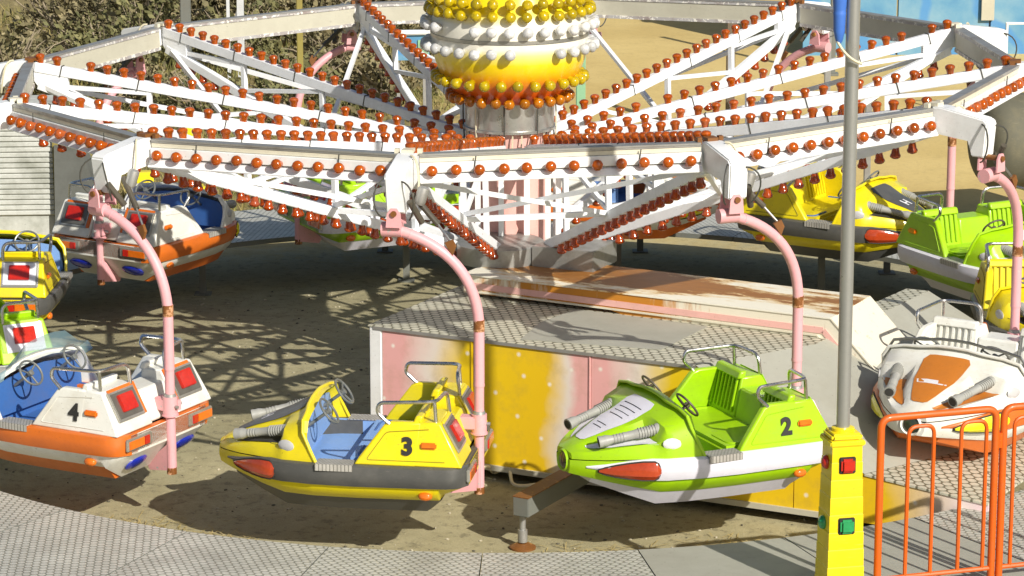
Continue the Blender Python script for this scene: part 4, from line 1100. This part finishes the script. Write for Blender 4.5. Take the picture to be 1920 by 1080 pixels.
# tall dry grass between the shrubs
bm=bmesh.new(); rnd=random.Random(5)
for k in range(19000):
    y=rnd.uniform(9.5,27); x=rnd.uniform(-9.5,-.4)*(1 if y>13 else 1)
    if x>-1.5 and y<17: continue
    z=gzf(y)-.01; h=rnd.uniform(.06,.34)*(.5+.7*abs(math.sin(x*1.3+y*.9))); a=rnd.uniform(0,PI); w=rnd.uniform(.006,.016); lx,ly=rnd.gauss(0,.10),rnd.gauss(0,.10)
    c,s_=math.cos(a)*w,math.sin(a)*w
    bm.faces.new([bm.verts.new((x-c,y-s_,z)),bm.verts.new((x+c,y+s_,z)),bm.verts.new((x+lx,y+ly,z+h))])
me=bpy.data.meshes.new('dry_grass'); bm.to_mesh(me); bm.free(); me.materials.append(leafmat('dry_grass_blades',(.20,.17,.055),(.42,.33,.12),(.17,.19,.05)))
o=bpy.data.objects.new('dry_grass',me); COL.objects.link(o); tag(o,'tall dry grass growing between the brown shrubs','grass',kind='stuff')
# masts and posts
def mast(name,x,y,h,w,mat,label,cat='mast',extra=None):
    z=gzf(y); mb=MB(); mb.box((0,0,h/2),(w,w*.8,h),bev=.01)
    mb.box((0,0,.02),(w*2,w*2,.04))
    return tag(mb.build(name,mat,None,(x,y,z)),label,cat)
def px_at(x,y,Y):
    """world X that falls on image column x (of 1920) for a thing standing at depth Y on the ground"""
    return (x-956)/5821.6*((Y+30.97)*.9746+ (4.79+3.4)*.2239)
mast('grey_post',px_at(352,0,18),18,3.6,.16,'legsteel','dark grey square post among the brown shrubs')
mb=MB(); Y=19.; x=px_at(440,0,Y)
m0=empty('lattice_mast',(x,Y,gzf(Y)),0,label='white and grey lattice mast behind the far ring beam',cat='mast')
mb.bar((-.08,0,0),(-.08,0,4.),.05,.05); mb.bar((.12,0,0),(.12,0,4.),.11,.05); mb.build('upright','greywhite',m0) if 'greywhite' in M else mb.build('upright','alu',m0)
mb=MB()
for k in range(6): mb.bar((-.08,0,.2+k*.6),(.12,0,.8+k*.6),.03,.03)
mb.build('lattice','alu',m0)
mast('green_post',px_at(1088,0,11),11,3.2,.13,'postgreen','pale green post standing on the sand right of the globe')
mast('steel_post',px_at(1560,0,20),20,3.2,.10,'legsteel','thin grey post on the sand behind the right spokes')
mast('slim_post',px_at(1548,0,13),13,2.2,.09,'alu','short grey metal post beneath the right ring beam')
mast('brown_post',px_at(1368,0,15),15,2.2,.13,'bark','brown wooden post on the sand behind the right spoke')
mast('pale_post',px_at(1625,0,11),11,1.5,.09,'alu','pale metal post standing behind the far yellow car')
mast('ochre_post',px_at(565,0,15),15,2.4,.09,'ochre','thin ochre post left of the far pink arm')
# kiosk with roller shutter, left
ky=8.9
k0=empty('shuttered_kiosk',(px_at(62,0,ky),ky,gzf(ky)),.06,label='weathered white kiosk with a closed roller shutter at the left edge',cat='kiosk')
mb=MB(); mb.box((-.55,.6,.88),(1.65,1.1,1.76)); mb.build('wall','kioskwall',k0)
mb=MB()
for k in range(19): 
    z=.35+k*.07; mb.prism([(-1.3,.03,z),(-1.3,.012,z+.015),(-1.3,.012,z+.055),(-1.3,.03,z+.066)],(1.58,0,0))
mb.build('roller_shutter','kioskwall',k0)
mb=MB(); mb.box((.33,.0,.85),(.09,.1,1.7)); mb.build('mossy_corner','moss',k0)
# sloping dark netting beside the kiosk
mb=MB(); x=px_at(130,0,8.6); mb.prism([(-.22,0,0),(.42,0,0),(.36,0,.6),(.15,0,1.25),(-.2,0,1.3)],(0,.5,0))
tag(mb.build('folded_netting','netting',None,(x,8.8,gzf(8.8))),'dark grey folded netting bale between kiosk and white car','netting')
# yellow machines behind the far left car
def crate(name,x,y,z,w,h,label,cat):
    r=empty(name,(x,y,z),.2,label=label,cat=cat)
    mb=MB(); mb.box((0,0,h/2),(w,w*.8,h),bev=.03); mb.build('body','post_yellow',r)
    mb=MB()
    for sx in (-.22,.22):
        for sz in (.35,.72): mb.lathe([(.07*w,0),(.06*w,.03),(.01,.045)],12,org=(sx*w,-w*.4,h*sz),axis=(0,-1,0))
    mb.build('knob','lens_yellow',r)
    return r
crate('yellow_cabinet',px_at(362,0,10.4),10.4,gzf(10.4),.36,.42,'yellow cabinet with round knobs behind the far left white car','cabinet')
crate('yellow_cabinet',px_at(270,0,10.9),10.9,gzf(10.9),.26,.5,'narrower yellow cabinet behind the far left corner bracket','cabinet')
crate('yellow_bin',px_at(358,0,13.5),13.5,gzf(13.5),.24,.70,'yellow bin seen between the left spokes','bin')
# large grey drum at the right
mb=MB(); mb.lathe([(.05,-.02),(.35,.0),(.52,.06),(.60,.16),(.62,.3),(.62,2.0)],40,axis=(1,.26,0)); o=mb.build('canvas_roll','netting2',None,(px_at(1832,0,8.8),8.9,GZ+1.0))
tag(o,'big grey covered drum behind the ride at the right edge','drum')
mb=MB()
# blue painted wall
wy=22.; x0=px_at(1505,0,wy); x1=px_at(2300,0,wy); 
w0=empty('blue_mural_wall',(x0,wy,gzf(wy)),.05,label='long wall painted with a pale blue sea mural at upper right',cat='wall')
def muralmat():
    m,nt,b=newmat('sea_mural'); v=coords(nt,(1,1,1.)); n=noise(nt,v,1.,6,.62); w=N(nt,'ShaderNodeTexWave'); w.bands_direction='DIAGONAL'; w.inputs['Scale'].default_value=.35; w.inputs['Distortion'].default_value=14.; w.inputs['Detail'].default_value=3
    nt.links.new(v,w.inputs['Vector'])
    c=ramp(nt,n,[(.3,(.05,.19,.38)),(.45,(.10,.27,.42)),(.6,(.17,.33,.44)),(.75,(.25,.38,.45))])
    c=mix(nt,ramp(nt,w.outputs['Fac'],[(.75,0.),(.95,.75)]),c,(.05,.22,.50))
    nt.links.new(c,b.inputs['Base Color']); b.inputs['Roughness'].default_value=.6; return m
M['mural']=muralmat()
L=x1-x0
for k,(a,b2) in enumerate(((0,.22),(.225,.44),(.445,.72),(.725,1.))):
    mb=MB(); mb.box(((a+b2)/2*L,.06,1.55),((b2-a)*L,.12,3.1)); mb.build('painted_panel','mural',w0)
mb=MB(); mb.box((.435*L,-.05,1.6),(.22,.06,2.0)); mb.build('pale_pilaster','greybeige',w0)
mb=MB(); mb.box((L/2,-.02,3.15),(L,.3,.1)); mb.build('coping','greybeige',w0)
mb=MB(); mb.tube([(.36*L,-.04,2.9),(.40*L,-.05,2.5),(.41*L,-.05,2.1)],.03,6); mb.build('dark_pipe','black',w0)
# low posts and a white frame before the wall
mb=MB(); mb.tube([(0,0,0),(0,0,1.6),(1.6,0,1.6),(1.6,0,0)],.03,6); mb.tube([(0,0,.8),(1.6,0,.8)],.02,6)
tag(mb.build('white_goal_frame','white',None,(px_at(1882,0,16),16,gzf(16))),'white tube frame before the blue wall at the right edge','frame')
# ride signboard glimpsed left of the globe
mb=MB(); sb=empty('painted_sign',(px_at(772,0,16),16,gzf(16)),.1,label='small white topped blue and green painted board left of the globe',cat='sign')
mb.box((0,0,1.25),(.55,.06,.42)); mb.build('board','mural',sb)
mb=MB(); mb.box((0,-.04,1.47),(.6,.12,.07),bev=.02); mb.build('top_rail','white',sb)
mb=MB(); mb.box((.18,-.04,1.2),(.16,.03,.3)); mb.build('green_patch','postgreen',sb)
mb=MB(); mb.box((-.2,0,.5),(.05,.05,1.)); mb.box((.2,0,.5),(.05,.05,1.)); mb.build('leg','alu',sb)

# grit, pebbles and straw lying on the ground inside the walkway
rnd=random.Random(11); bm=bmesh.new()
def chip(x,y,z,s,mi,el=1.):
    q=bmesh.ops.create_icosphere(bm,subdivisions=1,radius=s,matrix=Matrix.Translation((x,y,z+s*.3))@Matrix.Rotation(rnd.uniform(0,6),4,'Z')@Matrix.Diagonal((1.,rnd.uniform(.5,.9)*el,rnd.uniform(.35,.6),1)))
    for f in {f for v in q['verts'] for f in v.link_faces}: f.material_index=mi
for k in range(2600):
    a=rnd.uniform(0,2*PI); r=6.5*math.sqrt(rnd.random()); x,y=r*math.cos(a),r*math.sin(a)
    chip(x,y,gzf(y),rnd.choice((.007,.009,.011,.014,.02)),rnd.choice((0,0,1)))
me=bpy.data.meshes.new('gravel'); bm.to_mesh(me); bm.free(); me.materials.append(paint('pale_stone',(.46,.42,.30),.8,amt=.4)); me.materials.append(paint('dark_stone',(.12,.11,.075),.8,amt=.4))
o=bpy.data.objects.new('gravel',me); COL.objects.link(o); tag(o,'loose grit and pebbles on the ground inside the walkway','gravel',kind='stuff')
bm=bmesh.new()
for k in range(900):
    cx,cy=rnd.choice(((-3.15,-5.0),(-2.75,-5.15),(-3.5,-4.7),(.9,-5.6),(2.1,-5.3)))
    x=cx+rnd.gauss(0,.28); y=cy+rnd.gauss(0,.16); a=rnd.uniform(0,PI); l=rnd.uniform(.03,.10); z=gzf(y)+.006+rnd.random()*.01
    if math.hypot(x,y)>6.5: continue
    c,s_=math.cos(a)*l,math.sin(a)*l; w=.004
    bm.faces.new([bm.verts.new((x-c-s_/l*w,y-s_+c/l*w,z)),bm.verts.new((x+c-s_/l*w,y+s_+c/l*w,z+.01)),bm.verts.new((x+c+s_/l*w,y+s_-c/l*w,z+.01)),bm.verts.new((x-c+s_/l*w,y-s_-c/l*w,z))])
me=bpy.data.meshes.new('straw'); bm.to_mesh(me); bm.free(); me.materials.append(leafmat('dry_straw',(.40,.31,.12),(.56,.45,.20),(.34,.27,.10)))
o=bpy.data.objects.new('straw',me); COL.objects.link(o); tag(o,'wisps of dry straw by the walkway edge','straw',kind='stuff')
